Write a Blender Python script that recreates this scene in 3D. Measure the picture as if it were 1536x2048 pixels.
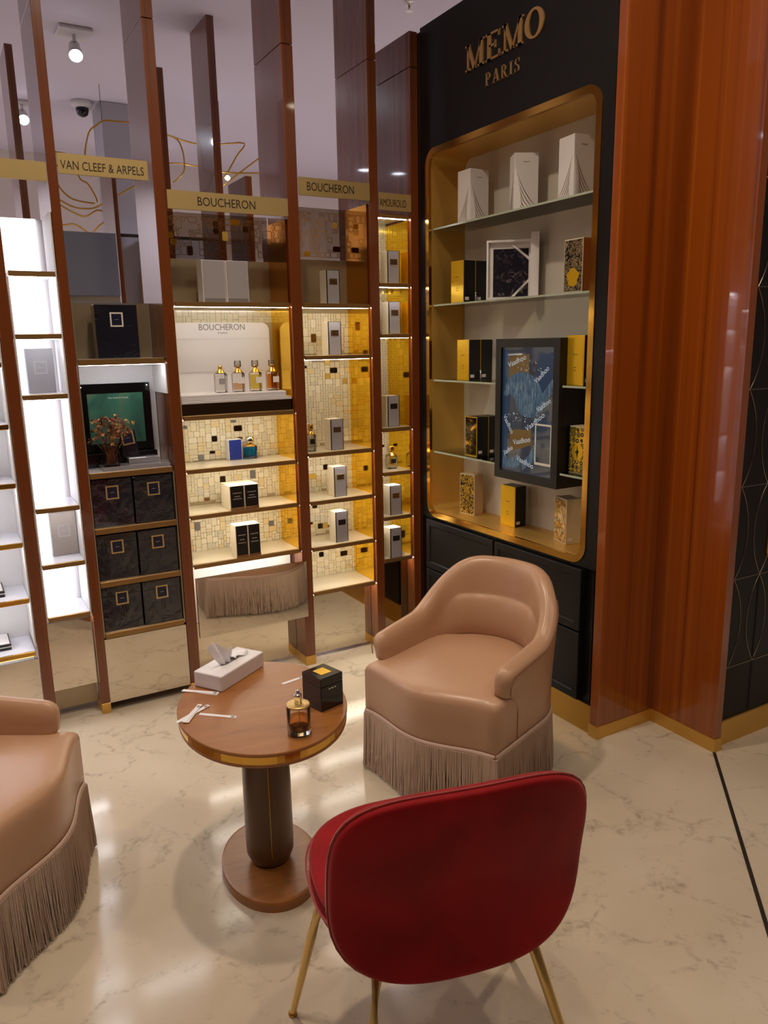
import bpy, bmesh, math, random
from mathutils import Vector, Matrix
random.seed(7)
for o in list(bpy.data.objects): bpy.data.objects.remove(o)
SC = bpy.context.scene
COL = SC.collection

# ------------------------------------------------------------------ camera, world, lamps, exposure
CAM_ROWS = [[0.8652948, -0.5009549, -0.0175810], [-0.1215715, -0.1757048, -0.9769075], [0.4862976, 0.8474503, -0.2129383]]
cam = bpy.data.cameras.new('camera'); camo = bpy.data.objects.new('camera', cam); COL.objects.link(camo)
cam.sensor_fit = 'AUTO'; cam.sensor_width = 36.0; cam.lens = 1547.02 / 2048 * 36.0
r_, d_, f_ = [Vector(v) for v in CAM_ROWS]
camo.matrix_world = Matrix(((r_.x, -d_.x, -f_.x, 0), (r_.y, -d_.y, -f_.y, 0), (r_.z, -d_.z, -f_.z, 1.55), (0, 0, 0, 1)))
cam.clip_start = 0.02
SC.camera = camo
W = bpy.data.worlds.new('world'); SC.world = W; W.use_nodes = True
W.node_tree.nodes['Background'].inputs[0].default_value = (0.75, 0.72, 0.8, 1); W.node_tree.nodes['Background'].inputs[1].default_value = 0.05
SC.view_settings.view_transform = 'Standard'; SC.view_settings.look = 'None'
SC.view_settings.exposure = 0.0; SC.view_settings.gamma = 1.0; SC.view_settings.use_curve_mapping = False
CEIL = 3.5
WARM = (1.0, 0.83, 0.64); COOL = (0.84, 0.83, 1.0)
# ceiling downlights: x, y, watts, colour
DOWN = [(0.80, 2.15, 17, WARM, 'over the oval table'), (0.0, 1.3, 6, WARM, 'between the table and the cut-off armchair'), (1.75, 1.25, 9, WARM, 'over the open floor beside the wood pier'),
        (0.9, -0.5, 6, WARM, 'behind the red velvet chair'), (-1.0, 2.6, 9, WARM, 'left of the cut-off armchair'), (2.9, 0.2, 7, WARM, 'in front of the patterned cabinet'), (-0.9, 0.0, 5, WARM, 'farthest back on the left'),
        (-2.6, 5.2, 30, COOL, 'added unseen behind the left shelf bays'), (-2.4, 7.4, 40, COOL, 'added unseen far left of the wire chandelier'), (3.3, 4.5, 66, COOL, 'added unseen behind the black display cabinet'), (4.3, 6.4, 80, COOL, 'added unseen at the far right of the hall'), (-.9, 8.3, 40, COOL, 'added unseen by the far wall')]  # cool lamps: added out of view to brighten the hall and its ceiling
SC.cycles.transparent_max_bounces = 32; SC.cycles.glossy_bounces = 6
LED = 32.0

# ------------------------------------------------------------------ materials
def lin(c):
    c = c / 255.0
    return c / 12.92 if c <= 0.04045 else ((c + 0.055) / 1.055) ** 2.4
def rgb(r, g, b): return (lin(r), lin(g), lin(b), 1.0)
MAT = {}
def mat(name, col, rough=0.5, metal=0.0, coat=0.0, emit=None, es=0.0, spec=None, trans=0.0, sheen=0.0):
    m = bpy.data.materials.new(name); m.use_nodes = True
    b = m.node_tree.nodes['Principled BSDF']; I = b.inputs
    I['Base Color'].default_value = col; I['Roughness'].default_value = rough; I['Metallic'].default_value = metal
    I['Coat Weight'].default_value = coat; I['Coat Roughness'].default_value = 0.04
    I['Transmission Weight'].default_value = trans
    if spec is not None: I['Specular IOR Level'].default_value = spec
    if sheen: I['Sheen Weight'].default_value = sheen; I['Sheen Roughness'].default_value = 0.4
    if emit: I['Emission Color'].default_value = emit; I['Emission Strength'].default_value = es
    MAT[name] = m
    return m
def nt(m): return m.node_tree, m.node_tree.nodes, m.node_tree.links, m.node_tree.nodes['Principled BSDF']
def coords(m, scale, rot=(0, 0, 0)):
    t, N, L, b = nt(m)
    tc = N.new('ShaderNodeTexCoord'); mp = N.new('ShaderNodeMapping')
    mp.inputs['Scale'].default_value = scale; mp.inputs['Rotation'].default_value = rot
    L.new(tc.outputs['Object'], mp.inputs['Vector'])
    return mp.outputs['Vector']
def ramp(m, fac, stops, const=False):
    t, N, L, b = nt(m)
    r = N.new('ShaderNodeValToRGB'); e = r.color_ramp.elements
    if const: r.color_ramp.interpolation = 'CONSTANT'
    while len(e) < len(stops): e.new(0.5)
    for k, (p, c) in enumerate(stops): e[k].position = p; e[k].color = c
    L.new(fac, r.inputs[0]); return r.outputs[0]
def noise(m, vec, scale, detail=3.0, dist=0.0, rough=0.5):
    t, N, L, b = nt(m)
    n = N.new('ShaderNodeTexNoise'); n.inputs['Scale'].default_value = scale; n.inputs['Detail'].default_value = detail
    n.inputs['Distortion'].default_value = dist; n.inputs['Roughness'].default_value = rough
    L.new(vec, n.inputs['Vector']); return n.outputs['Fac']
def bump(m, fac, strength, distance):
    t, N, L, b = nt(m)
    bn = N.new('ShaderNodeBump'); bn.inputs['Strength'].default_value = strength; bn.inputs['Distance'].default_value = distance
    L.new(fac, bn.inputs['Height']); L.new(bn.outputs[0], b.inputs['Normal'])

def wood(name, dark, mid, light, scale, rough=0.25, coat=1.0, coatr=0.04):
    m = mat(name, mid, rough, 0, coat); t, N, L, b = nt(m); b.inputs['Coat Roughness'].default_value = coatr
    v = coords(m, scale)
    f = noise(m, v, 1.0, 4.0, 0.15, 0.6)
    c = ramp(m, f, [(0.30, dark), (0.47, mid), (0.56, mid), (0.72, light)])
    L.new(c, b.inputs['Base Color']); return m
wood('wood_post', rgb(74, 36, 14), rgb(114, 58, 24), rgb(140, 76, 32), (26, 26, 0.25), 0.25, 0.55)
wood('wood_panel', rgb(88, 34, 5), rgb(150, 72, 12), rgb(180, 100, 28), (19, 19, 0.10), 0.25)
wood('wood_table', rgb(138, 86, 38), rgb(154, 98, 45), rgb(166, 110, 54), (5, 40, 40), 0.38, 0.25, 0.2)
wood('wood_column', rgb(72, 46, 24), rgb(92, 60, 32), rgb(108, 72, 40), (45, 45, 1.2), 0.4, 0.25, 0.2)
mat('wood_dark', rgb(46, 26, 18), 0.3, 0, 0.6)

m = mat('marble_floor', rgb(205, 192, 170), 0.13, 0, 0.0, spec=0.55)
t, N, L, b = nt(m)
v = coords(m, (1, 1, 1))
wn = N.new('ShaderNodeTexNoise'); wn.inputs['Scale'].default_value = 7; wn.inputs['Detail'].default_value = 6; L.new(v, wn.inputs['Vector'])
ad = N.new('ShaderNodeVectorMath'); ad.operation = 'MULTIPLY_ADD'; ad.inputs[1].default_value = (0.28, 0.28, 0.0)
L.new(wn.outputs['Color'], ad.inputs[0]); L.new(v, ad.inputs[2])
vo = N.new('ShaderNodeTexVoronoi'); vo.feature = 'DISTANCE_TO_EDGE'; vo.inputs['Scale'].default_value = 5.5; L.new(ad.outputs[0], vo.inputs['Vector'])
edge = N.new('ShaderNodeMapRange'); edge.inputs[1].default_value = 0.0; edge.inputs[2].default_value = 0.085; edge.inputs[3].default_value = 1; edge.inputs[4].default_value = 0
L.new(vo.outputs['Distance'], edge.inputs[0])
msk = N.new('ShaderNodeMapRange'); msk.inputs[1].default_value = 0.50; msk.inputs[2].default_value = 0.66
nm = N.new('ShaderNodeMath'); nm.operation = 'MULTIPLY_ADD'; nm.inputs[1].default_value = 0.5; L.new(noise(m, v, 4.0, 3.0, 0.4, 0.6), nm.inputs[0])
nh = N.new('ShaderNodeMath'); nh.operation = 'MULTIPLY'; nh.inputs[1].default_value = 0.55; L.new(noise(m, v, 38.0, 4.0, 0.6, 0.7), nh.inputs[0]); L.new(nh.outputs[0], nm.inputs[2]); L.new(nm.outputs[0], msk.inputs[0])
mu = N.new('ShaderNodeMath'); mu.operation = 'MULTIPLY'; L.new(edge.outputs[0], mu.inputs[0]); L.new(msk.outputs[0], mu.inputs[1])
mu2 = N.new('ShaderNodeMath'); mu2.operation = 'MULTIPLY'; L.new(mu.outputs[0], mu2.inputs[0]); mu2.inputs[1].default_value = 0.5
cl = ramp(m, noise(m, v, 1.6, 3.0, 0.5), [(0.3, rgb(196, 181, 158)), (0.7, rgb(212, 199, 178))])
mx = N.new('ShaderNodeMix'); mx.data_type = 'RGBA'
L.new(mu2.outputs[0], mx.inputs[0]); L.new(cl, mx.inputs[6]); mx.inputs[7].default_value = rgb(104, 88, 70)
L.new(mx.outputs[2], b.inputs['Base Color'])

mat('ceiling_white', rgb(212, 206, 220), 0.9); mat('wall_white', rgb(222, 212, 206), 0.85); mat('wall_shop', rgb(120, 104, 92), 0.7)
mat('plaster_grey', rgb(176, 174, 182), 0.7); mat('panel_bluegrey', rgb(120, 124, 138), 0.35)
mat('brass', rgb(190, 146, 66), 0.3, 1.0); mat('brass_bright', rgb(226, 178, 84), 0.16, 1.0); mat('brass_brushed', rgb(222, 178, 92), 0.40, 0.7); mat('letter_gold', rgb(206, 164, 104), 0.32, 0.7)
mat('brass_sign', rgb(190, 166, 112), 0.45, 0.6); mat('shelf_edge', rgb(158, 122, 74), 0.4, 0.7)
mat('gold_mirror', rgb(250, 205, 40), 0.09, 1.0); mat('gold_foil', rgb(244, 196, 40), 0.3, 0.6); mat('amber_mirror', rgb(214, 150, 50), 0.1, 1.0); mat('gold_leg', rgb(226, 194, 126), 0.28, 0.75)
mat('bronze_mirror', rgb(214, 205, 190), 0.03, 1.0); mat('chrome', rgb(225, 222, 215), 0.08, 1.0); mat('dark_mirror', rgb(150, 130, 100), 0.04, 1.0)
mat('tile_accent_dark', rgb(70, 58, 50), 0.1, 0.8); mat('tile_accent_bronze', rgb(150, 112, 62), 0.12, 1.0); mat('tile_accent_grey', rgb(150, 148, 150), 0.2, 0.5)
mat('tile_accent_yellow', rgb(222, 184, 88), 0.2, 0.3); mat('tile_accent_gold', rgb(236, 176, 40), 0.15, 0.9)
for i, c in enumerate([(226, 216, 188), (220, 210, 182), (230, 222, 200), (222, 202, 156), (208, 200, 182)]): mat('tile_cream_%d' % i, rgb(*c), 0.22, 0.0, 0.4)
mat('grout', rgb(176, 158, 122), 0.6)
mat('cream_gloss', rgb(224, 214, 190), 0.15, 0, 0.5); mat('white_shelf', rgb(222, 222, 232), 0.25, 0, 0.3); mat('satin_champagne', rgb(176, 160, 132), 0.3, 0.6)
mat('lightbox', rgb(240, 240, 250), 0.5, emit=(0.88, 0.90, 1.0, 1), es=2.2)
mat('niche_white', rgb(228, 224, 222), 0.5)
mat('led', rgb(255, 255, 255), 0.5, emit=(1.0, 0.93, 0.82, 1), es=LED); mat('led_cool', rgb(255, 255, 255), 0.5, emit=(0.93, 0.95, 1.0, 1), es=LED)
mat('lamp_glow', rgb(255, 255, 255), 0.5, emit=(1.0, 0.85, 0.65, 1), es=14); mat('lamp_glow_cool', rgb(255, 255, 255), 0.5, emit=(0.82, 0.88, 1.0, 1), es=30)
m = mat('black_texture', rgb(19, 17, 16), 0.45, spec=0.3); bump(m, noise(m, coords(m, (1, 1, 1)), 900, 2), 0.15, 0.001)
mat('black_gloss', rgb(10, 10, 11), 0.12, 0, 0.4); mat('black_satin', rgb(16, 15, 15), 0.4); mat('shadow_black', rgb(8, 8, 8), 0.8)
mat('back_white', rgb(205, 196, 182), 0.4); mat('white_card', rgb(226, 220, 218), 0.5); mat('cream_card', rgb(226, 214, 190), 0.5); mat('white_gloss', rgb(222, 219, 222), 0.3, 0, 0.3)
mat('grey_panel', rgb(160, 156, 162), 0.45); mat('grey_card', rgb(150, 147, 150), 0.5); mat('taupe_card', rgb(158, 146, 136), 0.5); mat('grey_line', rgb(190, 188, 192), 0.4, 0.3)
mat('bronze_label', rgb(140, 108, 70), 0.25, 0.8); mat('dark_label', rgb(50, 40, 34), 0.3, 0.5); mat('ink', rgb(40, 30, 22), 0.5); mat('ink_grey', rgb(120, 116, 112), 0.5); mat('silver_ink', rgb(190, 186, 180), 0.3, 0.6)
mat('wing_bronze', rgb(150, 116, 76), 0.25, 0.9); mat('orange_card', rgb(186, 112, 44), 0.5); mat('pink_card', rgb(206, 170, 132), 0.5); mat('pale_card', rgb(206, 196, 166), 0.45)
m = mat('navy_wrap', rgb(25, 27, 40), 0.12, 0, 1.0, spec=0.7); bump(m, noise(m, coords(m, (1, 1, 1)), 10, 3, 0.8), 0.9, 0.014)
mat('emblem_gold', rgb(212, 184, 128), 0.3, 0.6); mat('emblem_white', rgb(228, 224, 214), 0.4); mat('navy_print', rgb(28, 30, 52), 0.3)
mat('blue_card', rgb(32, 48, 128), 0.35)
m = mat('leather', rgb(192, 151, 120), 0.34, 0, 0.12); m.node_tree.nodes['Principled BSDF'].inputs['Coat Roughness'].default_value = 0.25
bump(m, noise(m, coords(m, (1, 1, 1)), 420, 2), 0.06, 0.001)
mat('leather_seam', rgb(120, 80, 56), 0.6)
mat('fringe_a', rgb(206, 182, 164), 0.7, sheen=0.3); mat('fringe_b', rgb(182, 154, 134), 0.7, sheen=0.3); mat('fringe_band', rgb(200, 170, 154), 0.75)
m = mat('velvet', rgb(138, 8, 14), 0.75, sheen=0.55, spec=0.2); t, N, L, b = nt(m)
b.inputs['Sheen Tint'].default_value = (1.0, 0.35, 0.30, 1)
L.new(ramp(m, noise(m, coords(m, (1, 1, 1)), 6, 4, 0.6), [(0.3, rgb(120, 6, 12)), (0.7, rgb(156, 12, 18))]), b.inputs['Base Color'])
mat('velvet_welt', rgb(150, 40, 36), 0.7, sheen=0.6)
mat('paper', rgb(232, 228, 232), 0.6); m = mat('tissue', rgb(244, 242, 246), 0.8); m.node_tree.nodes['Principled BSDF'].inputs['Subsurface Weight'].default_value = 0.6; m.node_tree.nodes['Principled BSDF'].inputs['Subsurface Radius'].default_value = (.02, .02, .02)
mat('steel_white', rgb(214, 212, 214), 0.4); mat('camera_dome', rgb(14, 14, 18), 0.1)
mat('flower_rust', rgb(140, 82, 44), 0.8); mat('flower_tan', rgb(172, 126, 72), 0.8); mat('flower_wine', rgb(92, 40, 36), 0.8)
mat('inlay', rgb(150, 136, 116), 0.35, 0.9)

def swirl(name, dark, light, scale, metal_light=True):
    m = mat(name, light, 0.28, 0.5); t, N, L, b = nt(m)
    f = noise(m, coords(m, (1, 1, 1)), scale, 1.0, 3.5)
    c = ramp(m, f, [(0.0, dark), (0.46, light), (0.52, dark), (0.60, light), (0.66, dark)], True)
    L.new(c, b.inputs['Base Color']); return m
swirl('swirl_black_cream', rgb(30, 26, 24), rgb(196, 174, 130), 30)
swirl('swirl_black_gold', rgb(26, 22, 20), rgb(226, 182, 60), 26)
m = mat('silver_art', rgb(200, 190, 170), 0.16, 0.9); t, N, L, b = nt(m)
L.new(ramp(m, noise(m, coords(m, (1, 1, 1)), 14, 2, 2.0), [(0.35, rgb(226, 220, 210)), (0.48, rgb(214, 170, 70)), (0.58, rgb(120, 112, 100)), (0.7, rgb(232, 228, 222))]), b.inputs['Base Color'])
m = mat('gold_dark_art', rgb(60, 44, 20), 0.16, 0.8); t, N, L, b = nt(m)
L.new(ramp(m, noise(m, coords(m, (3, 3, 6)), 4, 2, 1.5), [(0.4, rgb(36, 28, 18)), (0.56, rgb(90, 66, 26)), (0.66, rgb(240, 190, 60))]), b.inputs['Base Color'])
m = mat('flower_gold_art', rgb(222, 190, 70), 0.3, 0.4); t, N, L, b = nt(m)
vo = N.new('ShaderNodeTexVoronoi'); vo.inputs['Scale'].default_value = 46; vo.inputs['Randomness'].default_value = 0.35; L.new(coords(m, (1, 1, 1)), vo.inputs['Vector'])
L.new(ramp(m, vo.outputs['Distance'], [(0.0, rgb(232, 206, 110)), (0.22, rgb(50, 40, 22)), (0.36, rgb(236, 210, 110)), (0.42, rgb(60, 48, 26)), (0.56, rgb(226, 190, 60))], True), b.inputs['Base Color'])
m = mat('dark_art', rgb(50, 48, 58), 0.18, 0.5); t, N, L, b = nt(m)
L.new(ramp(m, noise(m, coords(m, (1, 1, 1)), 30, 3, 1.5), [(0.5, rgb(48, 46, 58)), (0.64, rgb(86, 80, 92)), (0.72, rgb(176, 150, 140))]), b.inputs['Base Color'])
m = mat('wave_blue', rgb(96, 144, 190), 0.3, emit=(0.14, 0.30, 0.5, 1), es=0.06); t, N, L, b = nt(m)
c = ramp(m, noise(m, coords(m, (1, 60, 8)), 3, 3, 0.8), [(0.35, rgb(34, 70, 116)), (0.55, rgb(78, 118, 150)), (0.74, rgb(160, 178, 190))])
L.new(c, b.inputs['Base Color']); L.new(c, b.inputs['Emission Color'])
m = mat('screen_dark', rgb(20, 22, 26), 0.06, 0, 0.6, emit=(0.05, 0.06, 0.08, 1), es=0.5)
mat('screen_blue', rgb(26, 44, 70), 0.2, emit=(0.03, 0.08, 0.18, 1), es=0.2); mat('screen_text', rgb(176, 190, 204), 0.4, emit=(0.5, 0.6, 0.7, 1), es=0.3)
mat('screen_ochre', rgb(104, 80, 36), 0.4, emit=(0.3, 0.2, 0.05, 1), es=0.08)
m = mat('poster_green', rgb(56, 92, 76), 0.2, 0, 0.5); t, N, L, b = nt(m)
L.new(ramp(m, noise(m, coords(m, (3, 1, 2)), 2, 3, 0.6), [(0.35, rgb(44, 70, 66)), (0.5, rgb(64, 112, 92)), (0.7, rgb(110, 122, 84))]), b.inputs['Base Color'])

def thin(name, tint, gloss=1.0, rough=0.0):
    """thin clear sheet: mostly see-through, mirror-like at grazing angles"""
    m = bpy.data.materials.new(name); m.use_nodes = True; T = m.node_tree; N = T.nodes; L = T.links
    N.clear(); out = N.new('ShaderNodeOutputMaterial'); mixs = N.new('ShaderNodeMixShader')
    tr = N.new('ShaderNodeBsdfTransparent'); tr.inputs[0].default_value = tint
    gl = N.new('ShaderNodeBsdfGlossy'); gl.inputs['Roughness'].default_value = rough
    fr = N.new('ShaderNodeFresnel'); fr.inputs[0].default_value = 1.45
    mm = N.new('ShaderNodeMath'); mm.operation = 'MULTIPLY'; mm.inputs[1].default_value = gloss
    L.new(fr.outputs[0], mm.inputs[0]); L.new(mm.outputs[0], mixs.inputs[0]); L.new(tr.outputs[0], mixs.inputs[1]); L.new(gl.outputs[0], mixs.inputs[2])
    L.new(mixs.outputs[0], out.inputs[0]); MAT[name] = m; return m
thin('glass_shelf', (0.90, 0.95, 0.91, 1)); thin('glass_clear', (0.96, 0.96, 0.955, 1)); thin('glass_tinted', (0.66, 0.60, 0.53, 1), 2.0)
mat('glass_edge', rgb(176, 186, 164), 0.2); mat('acrylic', rgb(150, 146, 152), 0.08, 0, 0.6); thin('cap_frost', (0.80, 0.80, 0.80, 1), 2.0, 0.2)
thin('liquid_amber', (0.90, 0.52, 0.10, 1), .4); thin('liquid_yellow', (0.95, 0.84, 0.36, 1), .4); thin('liquid_pink', (0.92, 0.72, 0.56, 1), .4); thin('liquid_clear', (0.96, 0.95, 0.94, 1), .4)
thin('liquid_blue', (0.12, 0.60, 1.0, 1), .4); thin('liquid_cognac', (0.97, 0.74, 0.44, 1), .3)
mat('glass_thick', (1, 1, 1, 1), 0.0, trans=1.0)

# ------------------------------------------------------------------ mesh helpers
class MB:
    def __init__(s): s.bm = bmesh.new()
    def box(s, x0, x1, y0, y1, z0, z1, bev=0.0, seg=2):
        g = bmesh.ops.create_cube(s.bm, size=1.0)['verts']
        for v in g:
            v.co = Vector((x0 + (v.co.x + .5) * (x1 - x0), y0 + (v.co.y + .5) * (y1 - y0), z0 + (v.co.z + .5) * (z1 - z0)))
        if bev:
            e = list({e for v in g for e in v.link_edges})
            bmesh.ops.bevel(s.bm, geom=e, offset=bev, segments=seg, affect='EDGES', profile=0.5)
        return s
    def poly(s, pts, d):
        """prism: flat outline pts (list of Vector) swept by vector d"""
        a = [s.bm.verts.new(p) for p in pts]; b = [s.bm.verts.new(Vector(p) + Vector(d)) for p in pts]; n = len(a)
        s.bm.faces.new(a[::-1]); s.bm.faces.new(b)
        for i in range(n): s.bm.faces.new((a[i], a[(i + 1) % n], b[(i + 1) % n], b[i]))
        return s
    def rings(s, rings, cap=True, closed=True):
        R = [[s.bm.verts.new(p) for p in r] for r in rings]
        for A, B in zip(R, R[1:]):
            n = len(A)
            for i in range(n if closed else n - 1): s.bm.faces.new((A[i], A[(i + 1) % n], B[(i + 1) % n], B[i]))
        if cap:
            s.bm.faces.new(R[0][::-1]); s.bm.faces.new(R[-1])
        return s
    def lathe(s, prof, cx=0, cy=0, n=24, sx=1.0, sy=1.0, rot=0.0):
        c, w = math.cos(rot), math.sin(rot)
        def P(r, z, k):
            a = 2 * math.pi * k / n; x = r * sx * math.cos(a); y = r * sy * math.sin(a)
            return Vector((cx + c * x - w * y, cy + w * x + c * y, z))
        return s.rings([[P(max(r, 1e-4), z, k) for k in range(n)] for r, z in prof])
    def tube(s, pts, rad, n=8):
        pts = [Vector(p) for p in pts]; rs = rad if isinstance(rad, (list, tuple)) else [rad] * len(pts); R = []
        up = Vector((0.13, 0.21, 0.97))
        for i, p in enumerate(pts):
            t = (pts[min(i + 1, len(pts) - 1)] - pts[max(i - 1, 0)]).normalized()
            a = t.cross(up).normalized() if abs(t.dot(up)) < 0.97 else t.cross(Vector((1, 0, 0))).normalized()
            b = t.cross(a)
            R.append([p + (a * math.cos(2 * math.pi * k / n) + b * math.sin(2 * math.pi * k / n)) * rs[i] for k in range(n)])
        return s.rings(R)
    def build(s, name, m, parent=None, smooth=False, loc=None, rot=None):
        bmesh.ops.recalc_face_normals(s.bm, faces=s.bm.faces)
        me = bpy.data.meshes.new(name); s.bm.to_mesh(me); s.bm.free()
        return link(name, me, m, parent, smooth, loc, rot)
def link(name, me, m, parent=None, smooth=False, loc=None, rot=None):
    if m and not me.materials: me.materials.append(MAT[m])
    if smooth:
        for p in me.polygons: p.use_smooth = True
    o = bpy.data.objects.new(name, me); COL.objects.link(o)
    if parent: o.parent = parent
    if loc: o.location = loc
    if rot is not None: o.rotation_euler = (0, 0, rot) if not isinstance(rot, (tuple, list)) else rot
    return o
def tag(o, label=None, cat=None, group=None, kind=None):
    if label: o['label'] = label
    if cat: o['category'] = cat
    if group: o['group'] = group
    if kind: o['kind'] = kind
    return o
def thing(name, label, cat, loc=(0, 0, 0), rot=0.0, group=None):
    o = bpy.data.objects.new(name, None); COL.objects.link(o); o.empty_display_size = 0.05
    o.location = loc; o.rotation_euler = (0, 0, rot)
    return tag(o, label, cat, group)
def copy_tree(o, parent=None):
    c = o.copy(); COL.objects.link(c)
    if parent: c.parent = parent
    for ch in list(o.children): copy_tree(ch, c)
    return c
def box(name, m, parent, x0, x1, y0, y1, z0, z1, bev=0.0): return MB().box(x0, x1, y0, y1, z0, z1, bev).build(name, m, parent)
def subsurf(o, n=1):
    md = o.modifiers.new('s', 'SUBSURF'); md.levels = n; md.render_levels = n; return o
def rrect(w, h, r, n=5, cx=0.0, cy=0.0):
    """rounded rectangle outline, counter-clockwise (u, v)"""
    P = []
    for sx, sy, a0 in ((1, 1, 0), (-1, 1, 90), (-1, -1, 180), (1, -1, 270)):
        for k in range(n + 1):
            a = math.radians(a0 + 90 * k / n)
            P.append((cx + sx * (w / 2 - r) + r * math.cos(a), cy + sy * (h / 2 - r) + r * math.sin(a)))
    return P

DG = None
def text_bm(mb, s, width, height, origin, U, V, D, depth=0.001, xs=1.0):
    """lettering fitted to width x height, lying at origin, running along U, up along V, thickness along D"""
    cu = bpy.data.curves.new('t', 'FONT'); cu.body = s; cu.resolution_u = 3
    o = bpy.data.objects.new('t', cu); COL.objects.link(o)
    bpy.context.view_layer.update()
    me = bpy.data.meshes.new_from_object(o.evaluated_get(bpy.context.evaluated_depsgraph_get()))
    xsv = [v.co.x for v in me.vertices]; ysv = [v.co.y for v in me.vertices]
    x0, x1, y0, y1 = min(xsv), max(xsv), min(ysv), max(ysv)
    U, V, D, O = Vector(U), Vector(V), Vector(D), Vector(origin)
    b2 = bmesh.new(); b2.from_mesh(me)
    for v in b2.verts:
        v.co = O + U * ((v.co.x - x0) / (x1 - x0) * width) + V * ((v.co.y - y0) / (y1 - y0) * height) + D * depth
    g = bmesh.ops.extrude_face_region(b2, geom=list(b2.faces))
    for v in [e for e in g['geom'] if isinstance(e, bmesh.types.BMVert)]: v.co -= D * depth * 0.98
    me2 = bpy.data.meshes.new('t2'); b2.to_mesh(me2); b2.free()
    mb.bm.from_mesh(me2)
    bpy.data.meshes.remove(me2); bpy.data.objects.remove(o); bpy.data.curves.remove(cu); bpy.data.meshes.remove(me)
    return mb

# slab-serif letters built from strokes: (x0,y0,x1,y1,width) in a unit-high cell
SLAB = {
 'M': (1.12, [(.17, 0, .17, 1, .10), (.95, 0, .95, 1, .20), (.17, 1, .56, 0, .17), (.56, 0, .95, 1, .09), (.02, .04, .34, .04, .08), (.76, .04, 1.12, .04, .08), (.02, .96, .28, .96, .08), (.86, .96, 1.12, .96, .08)]),
 'E': (0.86, [(.22, 0, .22, 1, .20), (.04, .04, .80, .04, .08), (.04, .96, .78, .96, .08), (.22, .52, .56, .52, .08), (.78, 0, .78, .26, .08), (.76, .76, .76, 1, .08), (.56, .38, .56, .66, .07)]),
 'P': (0.82, [(.20, 0, .20, 1, .18), (.04, .04, .40, .04, .08), (.04, .96, .50, .96, .08), (.20, .48, .50, .48, .08), (.48, .96, .66, .82, .12), (.66, .84, .66, .60, .17), (.66, .62, .48, .48, .12)]),
 'A': (0.98, [(.14, 0, .48, 1, .08), (.48, 1, .84, 0, .19), (.26, .32, .70, .32, .07), (.00, .04, .30, .04, .08), (.66, .04, .98, .04, .08)]),
 'R': (0.94, [(.20, 0, .20, 1, .18), (.04, .04, .40, .04, .08), (.04, .96, .50, .96, .08), (.20, .50, .50, .50, .08), (.48, .96, .64, .84, .12), (.64, .86, .64, .62, .17), (.64, .64, .48, .50, .12), (.46, .50, .78, .02, .18), (.70, .04, .94, .04, .08)]),
 'I': (0.44, [(.22, 0, .22, 1, .19), (.04, .04, .40, .04, .08), (.04, .96, .40, .96, .08)]),
 'S': (0.74, [(.10, 0, .10, .28, .07), (.10, .10, .34, .03, .08), (.34, .03, .56, .08, .10), (.56, .06, .64, .26, .15), (.64, .24, .50, .46, .17), (.50, .46, .22, .58, .17), (.22, .56, .12, .78, .15), (.14, .76, .26, .95, .12), (.26, .95, .46, .97, .08), (.46, .97, .62, .88, .08), (.62, .72, .62, 1, .07)]),
}
def slab_text(mb, s, x, z, height, squeeze, gap, place, depth):
    for ch in s:
        if ch == 'O':
            n = 28; w = 0.94
            outer = [(x + (w / 2 + w / 2 * math.cos(2 * math.pi * k / n)) * height * squeeze, z + (0.5 + 0.52 * math.sin(2 * math.pi * k / n)) * height) for k in range(n)]
            inner = [(x + (w / 2 + w * 0.27 * math.cos(2 * math.pi * k / n)) * height * squeeze, z + (0.5 + 0.44 * math.sin(2 * math.pi * k / n)) * height) for k in range(n)]
            mb.rings([[place(u, v, 0) for u, v in inner], [place(u, v, 0) for u, v in outer], [place(u, v, depth) for u, v in outer], [place(u, v, depth) for u, v in inner], [place(u, v, 0) for u, v in inner]], cap=False)
            x += (w + gap) * height * squeeze; continue
        w, st = SLAB[ch]
        for (a, b, c, d, t) in st:
            if abs(b - d) < 1e-6: q = [(a, b - t / 2), (c, b - t / 2), (c, b + t / 2), (a, b + t / 2)]
            else: q = [(a - t / 2, b), (a + t / 2, b), (c + t / 2, d), (c - t / 2, d)]
            mb.poly([place(x + u * height * squeeze, z + v * height, 0) for u, v in q], place(0, 0, depth) - place(0, 0, 0))
        x += (w + gap) * height * squeeze
    return x

# ------------------------------------------------------------------ the setting
def struct(o, label=None): return tag(o, label=label, kind='structure')
struct(MB().box(-4.5, 6.0, -4.0, 9.2, -0.1, 0.0).build('floor', 'marble_floor'))
struct(MB().box(-4.5, 6.0, -4.0, 9.2, CEIL, CEIL + 0.1).build('ceiling', 'ceiling_white'))
struct(MB().box(-4.5, 6.0, 9.05, 9.2, 0, CEIL).build('wall_back', 'wall_white'))
struct(MB().box(-4.6, -4.5, -4.0, 9.2, 0, CEIL).build('wall_left', 'wall_white'))
struct(MB().box(6.0, 6.1, -4.0, 9.2, 0, CEIL).build('wall_right', 'wall_white'))
struct(MB().box(-4.5, 6.0, -4.1, -4.0, 0, CEIL).build('wall_front', 'wall_shop'))
# dark diagonal joint in the floor
a, c = Vector((2.418, 1.712, 0.0006)), Vector((0.7, -0.03, 0.0006)); dv = (c - a).normalized(); nn = Vector((-dv.y, dv.x, 0)) * 0.006
struct(MB().poly([a - nn, a + nn, c + nn, c - nn], (0, 0, 0.0008)).build('trim_1', 'ink'))
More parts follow.
